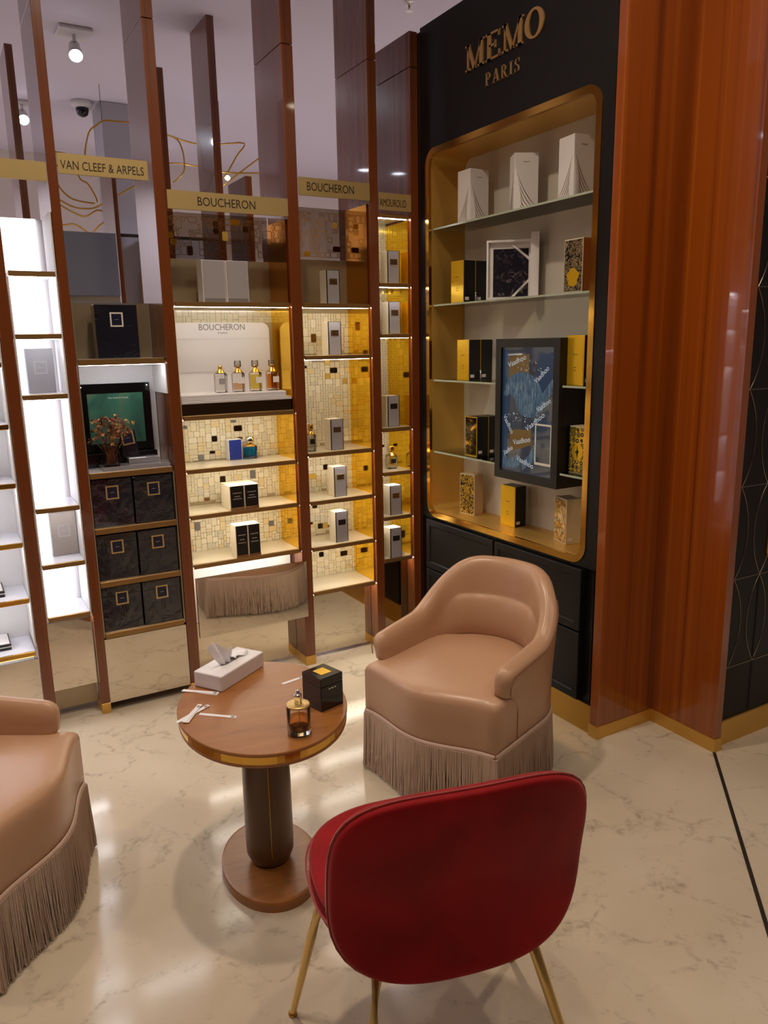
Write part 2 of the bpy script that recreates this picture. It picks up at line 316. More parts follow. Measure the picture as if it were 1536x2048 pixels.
# glossy wood pier at the right: stepped corner
pts = [(2.112, 2.021), (2.418, 2.021), (2.418, 1.715), (2.455, 1.715), (2.455, 2.06), (2.112, 2.06)]
w_ = MB().poly([Vector((x, y, 0.05)) for x, y in pts], (0, 0, CEIL - 0.05)).build('wall_pier', 'wood_panel'); struct(w_)
pts = [(2.108, 2.017), (2.414, 2.017), (2.414, 1.711), (2.459, 1.711), (2.459, 2.064), (2.108, 2.064)]
struct(MB().poly([Vector((x, y, 0.0)) for x, y in pts], (0, 0, 0.052)).build('baseboard_pier', 'brass_brushed'))

# ------------------------------------------------------------------ ceiling lamps
def downlight(x, y, watts, col, label):
    t_ = thing('ceiling_downlight', label, 'lamp', (x, y, CEIL), 0, 'recessed ceiling downlights')
    MB().lathe([(0.105, -0.001), (0.105, -0.012), (0.08, -0.014), (0.078, -0.002)], n=24).build('trim_ring', 'steel_white', t_, True)
    MB().lathe([(0.077, -0.002), (0.077, -0.006)], n=24).build('diffuser', 'lamp_glow' if col == WARM else 'lamp_glow_cool', t_)
    l = bpy.data.lights.new('lamp_light', 'AREA'); l.shape = 'DISK'; l.size = 0.11; l.energy = watts; l.color = col; l.spread = math.radians(150)
    lo = bpy.data.objects.new('lamp_light', l); COL.objects.link(lo); lo.parent = t_; lo.location = (0, 0, -0.02)
for x, y, wt, col, wh in DOWN:
    downlight(x, y, wt, col, 'recessed %s ceiling downlight %s' % ('warm' if col == WARM else 'cool', wh))

# ------------------------------------------------------------------ wooden divider posts
PY0, PY1 = 3.30, 3.615
def post(x0, x1, y0, y1, top, label, group, seam=None, foot=True, m='wood_post', bottom=0.0):
    t_ = thing('divider_post', label, 'post', ((x0 + x1) / 2, (y0 + y1) / 2, bottom), 0, group)
    hx, hy = (x1 - x0) / 2, (y1 - y0) / 2; zb = 0.046 if foot else 0.0; top -= bottom
    if foot: MB().box(-hx - .001, hx + .001, -hy - .001, hy + .001, 0, .046, .001, 1).build('foot', 'brass_brushed', t_)
    if seam:
        seam -= bottom
        MB().box(-hx, hx, -hy, hy, zb, seam - .0015, .0015, 1).build('body', m, t_)
        MB().box(-hx, hx, -hy, hy, seam + .0015, top, .0015, 1).build('upper_body', m, t_)
    else: MB().box(-hx, hx, -hy, hy, zb, top, .0015, 1).build('body', m, t_)
    return t_
GP = 'glossy wooden posts between the shelf bays'
PX = [(.246, .290), (.471, .506), (.862, .908), (1.437, 1.489), (1.846, 1.892)]
PL = ['glossy brown divider post at far left, left of the white lit column',
      'glossy brown divider post between the white lit column and the bay of navy boxes',
      'glossy brown divider post between the bay of navy boxes and the wide bay of bottles',
      'glossy brown divider post right of the wide bay with four bottles',
      'glossy brown divider post between the two narrow gold-sided bays']
for (x0, x1), l in zip(PX, PL): post(x0, x1, PY0, PY1, 3.17, l, GP, 2.785)
post(2.070, 2.1135, PY0, PY1, 2.935, 'shorter glossy brown divider post in the corner beside the black display cabinet', GP, 2.785)
GQ = 'posts of the second shelf row behind'
for x0, x1, top, l in ((.56, .60, 3.167, 'dark brown post with visible top end, far left of the row behind'),
                       (1.063, 1.088, 2.60, 'thin dark post of the row behind, seen below the second sign board'),
                       (1.374, 1.412, 3.168, 'post of the row behind peeping out right of the third front post'),
                       (1.694, 1.742, CEIL, 'tall post of the row behind reaching the ceiling above the wide sign board'),
                       (1.892, 1.936, 2.61, 'short post of the row behind, seen above right end of the wide sign board')):
    post(x0, x1, 5.0, 5.33, top, l, GQ)

struct(MB().box(2.116, 2.455, 3.286, 3.62, 0, 2.93).build('wall_return', 'wood_dark'))
# ------------------------------------------------------------------ mosaic tiles
TILE_ME = {}
U0 = 0.0138
def tile_mesh(w, h, mname, frame=False):
    k = (w, h, mname)
    if k not in TILE_ME:
        W_, H_ = w * U0 - .0016, h * U0 - .0016; r = 0.0042
        P = [(-W_/2 + r, -H_/2), (W_/2 - r, -H_/2), (W_/2, -H_/2 + r), (W_/2, H_/2 - r), (W_/2 - r, H_/2), (-W_/2 + r, H_/2), (-W_/2, H_/2 - r), (-W_/2, -H_/2 + r)]
        mb = MB(); mb.poly([Vector((x, 0, z)) for x, z in P], (0, -0.003, 0))
        bmesh.ops.recalc_face_normals(mb.bm, faces=mb.bm.faces)
        me = bpy.data.meshes.new('tile'); mb.bm.to_mesh(me); mb.bm.free(); me.materials.append(MAT[mname]); TILE_ME[k] = me
    return TILE_ME[k]
def pack(nx, nz, rnd):
    g = [[0] * nz for _ in range(nx)]; out = []
    sizes = [(2, 2)] * 4 + [(3, 2)] * 3 + [(2, 1)] * 3 + [(2, 3)] * 3 + [(1, 2)] * 2 + [(3, 1)]
    for z in range(nz):
        for x in range(nx):
            if g[x][z]: continue
            rnd.shuffle(sizes)
            for w, h in sizes + [(2, 1), (1, 2), (1, 1)]:
                if x + w <= nx and z + h <= nz and all(not g[x + i][z + j] for i in range(w) for j in range(h)):
                    for i in range(w):
                        for j in range(h): g[x + i][z + j] = 1
                    out.append((x, z, w, h)); break
    return out
def mosaic(parent, x0, x1, z0, z1, y, seed, hide=(), accents=('tile_accent_dark',), share=0.045, cap=300, used=None):
    """tiles on a back panel facing -Y; zones behind shelves or boards are left bare"""
    rnd = random.Random(seed); nx = int((x1 - x0) / U0); nz = int((z1 - z0) / U0); ox = x0 + ((x1 - x0) - nx * U0) / 2
    T = []
    for x, z, w, h in pack(nx, nz, rnd):
        cx = ox + (x + w / 2) * U0; cz = z0 + (z + h / 2) * U0
        if any(a <= cz <= b for a, b in hide): continue
        acc = rnd.random() < share and (w, h) in ((2, 2), (3, 2), (2, 3), (2, 1))
        if acc: w, h = rnd.choice(((3, 2), (2, 3))) if False else (w, h)
        T.append((w * h, cx, cz, w, h, rnd.choice(accents) if acc else 'tile_cream_%d' % rnd.choice((0, 0, 0, 1, 1, 2, 2, 3, 4)), acc))
    T.sort(key=lambda q: (-q[6], -q[0]))
    for q in T[:cap]:
        o = bpy.data.objects.new('tile', tile_mesh(q[3], q[4], q[5])); COL.objects.link(o); o.parent = parent; o.location = (q[1], y, q[2])
    rest = T[cap:]
    if rest:
        mb = MB()
        for q in rest:
            W_, H_ = q[3] * U0 - .0016, q[4] * U0 - .0016
            mb.box(q[1] - W_ / 2, q[1] + W_ / 2, y - .003, y, q[2] - H_ / 2, q[2] + H_ / 2)
        tag(mb.build('small_tiles', 'tile_cream_1', parent), kind='stuff')

# ------------------------------------------------------------------ shelf bays
YF, YB = 3.306, 3.53
def bay(label, x0, x1):
    return thing('display_bay', label, 'shelving', (0, 0, 0), 0, 'shelf bays of the display wall'), x0 + .002, x1 - .002
def shelf(par, x0, x1, z, edge='shelf_edge', top='cream_gloss', led='led', th=0.02, yf=YF, dots=False):
    s = MB().box(x0, x1, yf + .012, YB - .002, z - th + .004, z, .001, 1).build('shelf', top, par)
    MB().box(x0, x1, yf, yf + .012, z - th, z, .0015, 1).build('front_edge', edge, s)
    if led: MB().box(x0 + .004, x1 - .004, yf + .016, yf + .028, z - th - .001, z - th + .0035).build('light_strip', led, s)
    return s
def sign(par, x0, x1, z0, z1, txt, tx0, tx1, tz0, tz1, clip=None):
    s = MB().box(x0, x1, 3.2925, 3.2985, z0, z1, .001, 1).build('sign_board', 'brass_sign', par)
    if txt:
        mb = MB(); text_bm(mb, txt, tx1 - tx0, tz1 - tz0, (tx0, 3.2925, tz0), (1, 0, 0), (0, 0, 1), (0, -1, 0), .0008)
        mb.build('lettering', 'ink', s)
    return s
# --- bay 0 (cut by the left frame edge)
b0, x0, x1 = bay('white bay at the far left edge with flat black-and-white boxes on gold shelves', -.12, .246)
box('back_panel', 'niche_white', b0, x0, x1, 3.531, 3.545, .05, 2.06)
box('side_panel', 'niche_white', b0, x1 - .006, x1, 3.31, 3.53, .36, 1.9)
box('side_panel', 'niche_white', b0, x0, x0 + .006, 3.31, 3.53, .36, 1.9)
for z in (1.735, 1.505, 1.27, 1.04, .80, .568, .340): shelf(b0, x0 + .007, x1 - .007, z, 'brass_bright', 'white_shelf', 'led_cool')
box('lower_panel', 'bronze_mirror', b0, x0, x1, 3.31, 3.322, .04, .305)
sign(b0, x0, x1, 2.16, 2.232, None, 0, 0, 0, 0)
# --- bay 1: white light column
b1, x0, x1 = bay('narrow white back-lit column of shelves with two grey cartons', .290, .471)
box('light_panel', 'lightbox', b1, x0, x1 - .03, 3.526, 3.54, .45, 2.06)
box('back_panel', 'niche_white', b1, x0, x1, 3.541, 3.55, .05, 2.06)
box('side_panel', 'niche_white', b1, x1 - .006, x1, 3.31, 3.525, .45, 2.06)
box('side_panel', 'niche_white', b1, x0, x0 + .006, 3.31, 3.525, .45, 1.82)
for i, z in enumerate((1.841, 1.609, 1.378, .927, .694, .470)):
    s = shelf(b1, x0 + .007, x1 - .007, z, 'shelf_edge', 'white_shelf', 'led_cool')
    if i == 0:
        for k in range(9): MB().lathe([(.0045, -.004), (.0045, 0)], n=8).build('light_dot', 'led_cool', s, loc=(x0 + .016 + k * .0178, YF + .04, z - .021))
box('lower_panel', 'bronze_mirror', b1, x0, x1, 3.34, 3.352, .135, .435)
box('kick_panel', 'satin_champagne', b1, x0, x1, 3.385, 3.395, .03, .15)
sign(b1, .262, .468, 2.163, 2.231, None, 0, 0, 0, 0)
# --- bay 2: navy boxes
b2, x0, x1 = bay('bay with shiny navy boxes, framed green picture and dried flowers', .506, .862)
box('back_panel', 'satin_champagne', b2, x0, x1, 3.531, 3.545, 1.485, 1.738)
box('back_panel', 'niche_white', b2, x0, x1, 3.531, 3.545, 1.03, 1.484)
box('back_panel', 'satin_champagne', b2, x0, x1, 3.531, 3.545, .05, 1.029)
box('side_panel', 'satin_champagne', b2, x1 - .005, x1, 3.31, 3.53, .34, 1.03)
box('side_panel', 'niche_white', b2, x1 - .005, x1, 3.31, 3.53, 1.36, 1.484)
box('side_panel', 'satin_champagne', b2, x0, x0 + .005, 3.31, 3.53, .34, 1.738)
for i, z in enumerate((1.508, 1.050, .815, .584, .356)): shelf(b2, x0 + .006, x1 - .006, z, 'shelf_edge', 'white_shelf' if i < 2 else 'satin_champagne', 'led_cool' if i == 0 else None, .024)
box('lower_panel', 'bronze_mirror', b2, x0, x1, 3.308, 3.32, .040, .330)
sign(b2, .508, .843, 2.195, 2.268, 'VAN CLEEF & ARPELS', .518, .826, 2.212, 2.243)
# --- bay 3: wide bay
b3, x0, x1 = bay('wide bay with four perfume bottles on a white display stand', .908, 1.437)
box('back_panel', 'grout', b3, x0, x1, 3.534, 3.545, .56, 1.735)
box('back_panel', 'satin_champagne', b3, x0, x1, 3.534, 3.545, 1.736, 1.93)
box('glass_panel', 'glass_tinted', b3, x0, x1, 3.536, 3.542, 1.931, 2.125)
mosaic(b3, x0, x1, .575, 1.235, 3.534, 3, hide=((.80, .825), (1.005, 1.03)), accents=('tile_accent_dark', 'tile_accent_bronze', 'tile_accent_grey', 'tile_accent_grey'), share=.07)
mosaic(b3, x0, x1, 1.655, 1.715, 3.534, 5, accents=('tile_accent_bronze',), share=.08, cap=0)
box('side_panel', 'gold_mirror', b3, x1 - .005, x1, 3.32, 3.533, .575, 1.716)
box('side_panel', 'amber_mirror', b3, x1 - .005, x1, 3.32, 3.533, 1.737, 2.09)
box('side_panel', 'cream_gloss', b3, x0, x0 + .005, 3.32, 3.533, .575, 1.716)
for i, z in enumerate((1.735, 1.259, 1.027, .822, .597)): shelf(b3, x0 + .006, x1 - .006, z, 'shelf_edge', 'cream_gloss', 'led')
box('open_recess', 'niche_white', b3, x0 + .01, x1 - .01, 3.42, 3.43, .29, .57)
box('drawer_front', 'bronze_mirror', b3, x0 + .002, x1 + .012, 3.276, 3.292, .262, .540)
box('kick_panel', 'bronze_mirror', b3, x0, x1, 3.41, 3.42, .02, .285)
sign(b3, .911, 1.436, 2.097, 2.170, 'BOUCHERON', 1.035, 1.285, 2.116, 2.150)
# gold outlined tiles on the see-through upper glass: outline rings and a few solid gold ones
rnd = random.Random(11)
def glass_tiles(par, x0, x1, z0, z1, y, seed, gold):
    rnd = random.Random(seed); nx = int((x1 - x0) / U0); nz = int((z1 - z0) / U0)
    mb = MB(); solid = []
    for x, z, w, h in pack(nx, nz, rnd):
        cx = x0 + (x + w / 2) * U0; cz = z0 + (z + h / 2) * U0; W_, H_ = w * U0 - .003, h * U0 - .003
        if w * h >= 4 and rnd.random() < gold: solid.append((cx, cz, w, h)); continue
        if rnd.random() < .30: continue
        o = rrect(W_, H_, .0045, 2, cx, cz); i = rrect(W_ - .0042, H_ - .0042, .0030, 2, cx, cz)
        P = lambda L, yy: [Vector((u, yy, v)) for u, v in L]
        mb.rings([P(i, y), P(o, y), P(o, y - .0015), P(i, y - .0015), P(i, y)], cap=False)
    tag(mb.build('tile_outlines', 'brass_bright', par), kind='stuff')
    for cx, cz, w, h in solid:
        o = bpy.data.objects.new('tile', tile_mesh(w, h, rnd.choice(('tile_accent_gold', 'tile_accent_yellow', 'tile_accent_bronze')))); COL.objects.link(o); o.parent = par; o.location = (cx, y, cz)
glass_tiles(b3, x0, x1, 1.945, 2.12, 3.535, 21, .16)
# --- bay 4: narrow
b4, x0, x1 = bay('narrow gold-sided bay with five white cartons and one bottle, beside the wide bay', 1.489, 1.846)
box('back_panel', 'grout', b4, x0, x1, 3.534, 3.545, .35, 1.735)
box('back_panel', 'satin_champagne', b4, x0, x1, 3.534, 3.545, 1.736, 1.95)
box('glass_panel', 'glass_tinted', b4, x0, x1, 3.536, 3.542, 1.951, 2.185)
mosaic(b4, x0, x1, .36, 1.71, 3.534, 4, hide=((.565, .592), (.79, .82), (1.02, 1.05), (1.475, 1.50)), accents=('tile_accent_dark', 'tile_accent_dark', 'tile_accent_bronze', 'tile_accent_yellow'), share=.06)
box('side_panel', 'gold_mirror', b4, x1 - .005, x1, 3.32, 3.533, .36, 1.716)
box('side_panel', 'amber_mirror', b4, x1 - .005, x1, 3.32, 3.533, 1.737, 2.18)
box('side_panel', 'cream_gloss', b4, x0, x0 + .005, 3.32, 3.533, .36, 1.716)
for i, z in enumerate((1.734, 1.501, 1.049, .818, .590, .366)): shelf(b4, x0 + .006, x1 - .006, z, 'shelf_edge', 'cream_gloss', 'led')
box('lower_panel', 'bronze_mirror', b4, x0, x1, 3.37, 3.38, .02, .345)
sign(b4, 1.491, 1.845, 2.190, 2.266, 'BOUCHERON', 1.53, 1.762, 2.212, 2.247)
glass_tiles(b4, x0, x1, 1.96, 2.18, 3.535, 22, .14)
# --- bay 5: corner bay
b5, x0, x1 = bay('narrowest gold-sided bay with white cartons in the corner by the black cabinet', 1.892, 2.070)
box('back_panel', 'grout', b5, x0, x1, 3.534, 3.545, .46, 2.15)
mosaic(b5, x0, x1, .475, 2.14, 3.534, 6, hide=((.665, .692), (.897, .925), (1.115, 1.142), (1.57, 1.6), (1.808, 1.836)), accents=('tile_accent_dark', 'tile_accent_bronze', 'tile_accent_yellow'), share=.05, cap=200)
box('side_panel', 'gold_mirror', b5, x1 - .005, x1, 3.32, 3.533, .46, 2.12)
box('side_panel', 'cream_gloss', b5, x0, x0 + .005, 3.32, 3.533, .46, 2.12)
for i, z in enumerate((2.145, 1.832, 1.595, 1.140, .919, .690, .469)): shelf(b5, x0 + .006, x1 - .006, z, 'shelf_edge', 'cream_gloss', 'led_cool')
box('lower_panel', 'dark_mirror', b5, x0, x1, 3.37, 3.38, .02, .448)
sign(b5, 1.894, 2.069, 2.155, 2.232, 'AMOUROUD', 1.896, 2.040, 2.172, 2.205)

# ------------------------------------------------------------------ cartons on the shelves
def carton(name, label, group, x, y, z, w, d, h, rot=0.0, body='cream_card', front=None, plaque=None, cat='box', lid=None, plq=None, edge=None):
    """carton whose front faces -Y; origin at the middle of the base"""
    t_ = thing(name, label, cat, (x, y, z), rot, group)
    MB().box(-w/2, w/2, -d/2, d/2, 0, h, .0012, 1).build('body', body, t_)
    if edge: MB().box(-w/2 - .0006, w/2 + .0006, -d/2 - .0014, -d/2 + .003, 0.0, h, .0002, 1).build('edge_band', edge, t_)
    if front: MB().box(-w/2 + .003, w/2 - .003, -d/2 - .002, -d/2, .001, h - .002, .0003, 1).build('front_panel', front, t_)
    if plaque:
        pw, ph, pz = plq or (.040, .026, h * .66)
        MB().box(-pw/2, pw/2, -d/2 - .0034, -d/2 - .0018, pz - ph/2, pz + ph/2, .0003, 1).build('plaque', plaque, t_)
        mb = MB()
        for k in (-1, 0, 1): mb.box(-pw * .3, pw * .3 * (1 if k else .4), -d/2 - .0037, -d/2 - .0034, pz + k * ph * .22 - .0008, pz + k * ph * .22 + .0008)
        mb.build('print', 'ink', t_)
    return t_
G4 = 'white cartons in the narrow gold-sided bay'; G5 = 'white cartons in the corner bay'
for x, y, z, h, p, l in ((1.674, 3.392, 1.7345, .152, 'bronze_label', 'white carton with bronze label on the unlit top shelf below the upper sign'),
                         (1.674, 3.392, 1.5015, .153, 'bronze_label', 'white carton with bronze label on the second shelf of the five-carton bay'),
                         (1.671, 3.392, 1.0495, .148, 'bronze_label', 'white carton with bronze label beside the frosted bottle'),
                         (1.678, 3.385, .8185, .147, 'bronze_label', 'white carton with bronze label on the shelf just below the frosted bottle'),
                         (1.672, 3.372, .5905, .153, 'dark_label', 'white carton with dark label on the lowest stocked shelf of the five-carton bay')):
    carton('perfume_carton', l, G4, x, y, z, .066, .075, h, 0.0, 'cream_card', 'grey_panel', p, edge='black_satin')
for x, y, z, h, p, l in ((2.004, 3.392, 1.8325, .153, 'bronze_label', 'white carton with bronze label on the top shelf of the corner bay'),
                         (2.006, 3.392, 1.5955, .153, 'bronze_label', 'white carton with bronze label on second shelf of the corner bay'),
                         (1.993, 3.392, 1.1405, .153, 'dark_label', 'white carton with dark label above the clear bottle in the corner bay'),
                         (1.982, 3.365, .6905, .152, 'bronze_label', 'white carton with bronze label below the clear bottle in the corner bay'),
                         (1.968, 3.345, .4695, .157, 'dark_label', 'white carton with dark label on bottom shelf of the corner bay')):
    carton('perfume_carton', l, G5, x, y, z, .066, .070, h, 0.0, 'cream_card', 'grey_panel', p, edge='black_satin')
# two white cartons behind each other on the upper wide shelf
for k, (x, l) in enumerate(((1.107, 'left of the two plain white cartons on the unlit shelf under the wide sign'), (1.212, 'right of the two plain white cartons on the unlit shelf under the wide sign'))):
    t_ = carton('white_carton', l, 'plain white cartons under the wide sign', x, 3.40, 1.7355, .102, .075, .176, 0, 'white_card', 'grey_panel')
    MB().box(-.045, .045, -.0405, -.0395, .004, .018).build('base_band', 'ink_grey', t_)
# grey cartons in the light column
for x, z, h, m_, l in ((.389, 1.3785, .176, 'grey_card', 'grey carton with square outline in the white light column, upper one'), (.410, .6945, .186, 'taupe_card', 'taupe carton with square outline in the white light column, lower one')):
    t_ = carton('grey_carton', l, 'grey cartons in the light column', x, 3.46, z, .102, .05, h, 0, m_)
    mb = MB()
    for a_, b_, c_, d_2 in ((-.024, .024, .124, .128), (-.024, .024, .078, .082), (-.024, -.020, .082, .124), (.020, .024, .082, .124)): mb.box(a_, b_, -.0256, -.025, c_ * h / .18, d_2 * h / .18)
    mb.build('square_outline', 'grey_line', t_)
    MB().box(-.01, .01, -.0256, -.025, .101 * h / .18, .103 * h / .18).build('print', 'grey_line', t_)
# navy wrapped boxes
def navy_box(label, x, y, z, w, d, h, rot=0, white=False, group='shiny navy wrapped boxes in pairs'):
    t_ = thing('gift_box', label, 'box', (x, y, z), rot, group)
    MB().box(-w/2, w/2, -d/2, d/2, 0, h, .003, 2).build('body', 'navy_wrap', t_)
    MB().box(-w/2 - .0012, w/2 + .0012, -d/2 - .0012, d/2 + .0012, h * .80, h * .803).build('lid_line', 'black_gloss', t_)
    ew, eh, ez = .052, .058, h * .72
    mb = MB(); y_ = -d/2 - .0012
    for a_, b_, c_, e_ in ((-ew/2, ew/2, ez + eh/2 - .006, ez + eh/2), (-ew/2, ew/2, ez - eh/2, ez - eh/2 + .006), (-ew/2, -ew/2 + .006, ez - eh/2 + .006, ez + eh/2 - .006), (ew/2 - .006, ew/2, ez - eh/2 + .006, ez + eh/2 - .006)):
        mb.box(a_, b_, y_ - .001, y_, c_, e_)
    e = mb.build('emblem_frame', 'emblem_white' if white else 'emblem_gold', t_)
    MB().box(-ew/2 + .006, ew/2 - .006, y_ - .0005, y_, ez - eh/2 + .006, ez + eh/2 - .006).build('emblem_field', 'navy_print', e)
    MB().box(-.008, .008, y_ - .0008, y_, ez - .001, ez + .001).build('print', 'silver_ink', e)
    return t_
for (z, h, row) in ((.8155, .202, 'upper'), (.5845, .198, 'middle'), (.3565, .198, 'lower')):
    navy_box('shiny navy box with gold square emblem, left one on the %s of three shelves' % row, .5995, 3.405, z, .166, .16, h)
    navy_box('shiny navy box with gold square emblem, right one on the %s of three shelves' % row, .7685, 3.398, z, .164, .16, h)
navy_box('single shiny navy box with white square emblem standing above the framed picture', .694, 3.44, 1.5085, .170, .08, .218, 0, True, None)
# flat black and white boxes at the far left
for z, xr, l in ((1.0405, .205, 'on second gold shelf'), (.8005, .205, 'on third gold shelf'), (.5685, .215, 'on fourth gold shelf'), (.3405, .215, 'on the lowest gold shelf')):
    t_ = thing('flat_box', 'flat white box with black sides %s at the left frame edge' % l, 'box', (xr - .085, 3.45, z), 0, 'flat black-and-white boxes at the left edge')
    MB().box(-.085, .02 + .005, -.07, .07, 0, .012, .001, 1).build('body', 'black_satin', t_)
    MB().box(-.084, .024, -.069, .069, .012, .016).build('middle_band', 'white_card', t_)
    MB().box(-.085, .025, -.07, .07, .016, .026, .001, 1).build('lid', 'black_satin', t_)
    MB().box(-.080, .020, -.065, .065, .0262, .0275).build('lid_panel', 'white_card', t_)
for z, h, l in ((1.2705, .12, 'white carton with black foot at left frame edge, upper one'), (1.067, .10, 'white carton standing on flat black box at left frame edge')):
    carton('white_carton', l, None, .10, 3.45, z, .09, .07, h, 0, 'white_card', 'grey_panel')

# ------------------------------------------------------------------ bottles
def bottle(name, label, group, x, y, z, w, h, liquid, fill, cap, body='glass_clear', label_m=None, collar='brass_bright', d=None, labx=0.0, collar_h=.018):
    t_ = thing(name, label, 'perfume bottle', (x, y, z), 0, group); d = d or w * .8
    def ring(wd, dp, r, zz): return [Vector((u, v, zz)) for u, v in rrect(wd, dp, r, 3)]
    hb = h
    MB().rings([ring(w*.9, d*.9, .006, 0), ring(w, d, .008, .004), ring(w, d, .008, hb - .008), ring(w*.8, d*.8, .008, hb - .001), ring(w*.5, d*.5, .006, hb)]).build('body', body, t_, True)
    if liquid:
        MB().rings([ring(w - .008, d - .008, .006, .010), ring(w - .008, d - .008, .006, .010 + (hb - .02) * fill)]).build('liquid', liquid, t_)
    MB().lathe([(w*.46, hb - .004), (w*.40, hb), (w*.22, hb + collar_h * .7), (w*.18, hb + collar_h), (w*.18, hb + collar_h + .010), (w*.14, hb + collar_h + .012)], n=16).build('collar', collar, t_, True)
    if label_m: MB().box(labx - w*.28, labx + w*.28, -d/2 - .0012, -d/2, hb * .42, hb * .72).build('paper_label', label_m, t_)
    if cap: MB().lathe([(w*.30, hb + collar_h + .004), (w*.31, hb + collar_h + .012), (w*.30, hb + collar_h + .030), (w*.26, hb + collar_h + .032)], n=16).build('cap', cap, t_, True)
    return t_
GB = 'four perfume bottles on the white stand'
bottle('perfume_bottle', 'clear capless bottle, leftmost of four on the white stand', GB, 1.122, 3.40, 1.3475, .052, .088, 'liquid_clear', .95, None, label_m='grey_card')
bottle('perfume_bottle', 'half-full peach bottle, second of four on the white stand', GB, 1.204, 3.40, 1.3475, .052, .088, 'liquid_pink', .42, 'cap_frost', label_m='white_card', labx=.008)
bottle('perfume_bottle', 'pale yellow bottle, third of four on the white stand', GB, 1.286, 3.40, 1.3475, .052, .088, 'liquid_yellow', .95, 'cap_frost', label_m='white_card', labx=.010)
bottle('perfume_bottle', 'amber bottle, rightmost of four on the white stand', GB, 1.368, 3.40, 1.3475, .052, .088, 'liquid_amber', .95, 'cap_frost', label_m='white_card', labx=.010)
bottle('perfume_bottle', 'turquoise bottle with ornate gold cap beside the blue carton', None, 1.268, 3.475, 1.0275, .066, .066, 'liquid_blue', .95, 'chrome', d=.035, label_m=None, collar_h=.006)
bottle('perfume_bottle', 'pale frosted bottle with dark label at left end of a lit shelf', None, 1.545, 3.385, 1.0495, .045, .084, 'liquid_clear', .9, 'brass_bright', 'cap_frost', 'dark_label', collar_h=.014)
bottle('perfume_bottle', 'pale bottle with striped label in the corner bay', None, 2.000, 3.40, .9195, .054, .072, 'liquid_clear', .9, 'brass_bright', 'glass_clear', 'dark_label', collar_h=.014)
carton('blue_carton', 'small royal blue carton beside the turquoise bottle', None, 1.197, 3.500, 1.0275, .066, .05, .096, 0, 'white_card', 'blue_card')
mb = MB(); text_bm(mb, 'PARIS', .045, .014, (1.245, 3.4570, 1.034), (1, 0, 0), (0, 0, 1), (0, -1, 0), .0006); o = mb.build('base_print', 'navy_print'); o.parent = [c for c in bpy.data.objects if c.get('label', '').startswith('turquoise')][0]; o.location = (-1.268, -3.475, -1.0275)
# pairs of black cartons
def black_pair(zs, y, x0, w, h, d, where):
    for k in range(2):
        cx = x0 + w * (k + .5)
        t_ = carton('black_carton', '%s of the two black cartons %s' % (('left', 'right')[k], where), 'black cartons in the wide bay', cx, y, zs, w - .001, d, h, 0, 'cream_card', 'black_satin')
        mb = MB()
        for zz, ww in ((.70, .6), (.56, .4), (.46, .6)): mb.box(-w * .5 * ww, w * .5 * ww, -d/2 - .0026, -d/2 - .002, h * zz - .0018, h * zz + .0018)
        mb.build('print', 'silver_ink', t_)
        MB().box(-w/2 + .002, w/2 - .002, -d/2 - .0024, -d/2, .0005, .012).build('base_band', 'dark_mirror', t_)
black_pair(.8225, 3.375, 1.101, .069, .112, .128, 'on the middle lit shelf of the wide bay')
black_pair(.5975, 3.345, 1.116, .060, .152, .07, 'on the lowest lit shelf of the wide bay')

# white display stand with lettering
st = thing('display_stand', 'white display stand with rounded back board and grey lettering', 'display stand', (0, 0, 0))
bx0, bx1, bz0, bz1, r = .918, 1.402, 1.34, 1.655, .035
P = [(bx0, bz0), (bx1, bz0)] + [(bx1 - r + r * math.cos(math.radians(a_)), bz1 - r + r * math.sin(math.radians(a_))) for a_ in range(0, 91, 15)] + [(bx0, bz1)]
MB().poly([Vector((u, 3.498, v)) for u, v in P], (0, .012, 0)).build('back_board', 'white_gloss', st)
mb = MB()
for z in (1.582, 1.435): mb.box(bx0, bx1, 3.4972, 3.4982, z, z + .0016)
mb.build('groove', 'grey_line', st)
MB().box(.918, 1.404, 3.325, 3.51, 1.321, 1.347, .004, 2).build('tray', 'white_gloss', st)
MB().box(.916, 1.424, 3.315, 3.52, 1.309, 1.3205, .001, 1).build('tray_base', 'white_gloss', st)
MB().box(.916, 1.424, 3.318, 3.52, 1.2595, 1.3085, .001, 1).build('plinth', 'dark_mirror', st)
mb = MB(); text_bm(mb, 'BOUCHERON', .215, .027, (1.068, 3.498, 1.622), (1, 0, 0), (0, 0, 1), (0, -1, 0), .0008)
text_bm(mb, 'PARIS', .045, .008, (1.155, 3.498, 1.605), (1, 0, 0), (0, 0, 1), (0, -1, 0), .0008); mb.build('lettering', 'ink_grey', st)

# framed picture, flowers, risers in bay 2
fr = thing('picture_frame', 'black framed green picture standing behind the dried flowers', 'picture', (.680, 3.50, 1.0505))
MB().box(-.150, .150, 0, .012, .06, .352, .002, 1).build('frame', 'black_gloss', fr)
MB().box(-.116, .116, -.0015, 0, .095, .310).build('picture', 'poster_green', fr)
for sx in (-.138, .138): MB().lathe([(.004, 0), (.004, .003), (.001, .004)], n=10).build('screw', 'chrome', fr, loc=(sx, -.0005, .338), rot=(math.pi / 2, 0, 0))
MB().box(-.15, .15, -.05, .012, .0, .059, .002, 1).build('base', 'black_gloss', fr)
mb = MB(); text_bm(mb, 'Van Cleef & Arpels', .085, .009, (-.03, -.0016, .285), (1, 0, 0), (0, 0, 1), (0, -1, 0), .0004); mb.build('lettering', 'emblem_white', fr)
rs = thing('acrylic_riser', 'clear two-step acrylic riser in front of the framed picture', 'display riser', (.70, 3.38, 1.0505))
MB().box(-.125, .150, -.055, .055, 0, .016, .001, 1).build('lower_step', 'acrylic', rs)
MB().box(-.01, .120, .0, .055, .0165, .040, .001, 1).build('upper_step', 'acrylic', rs)
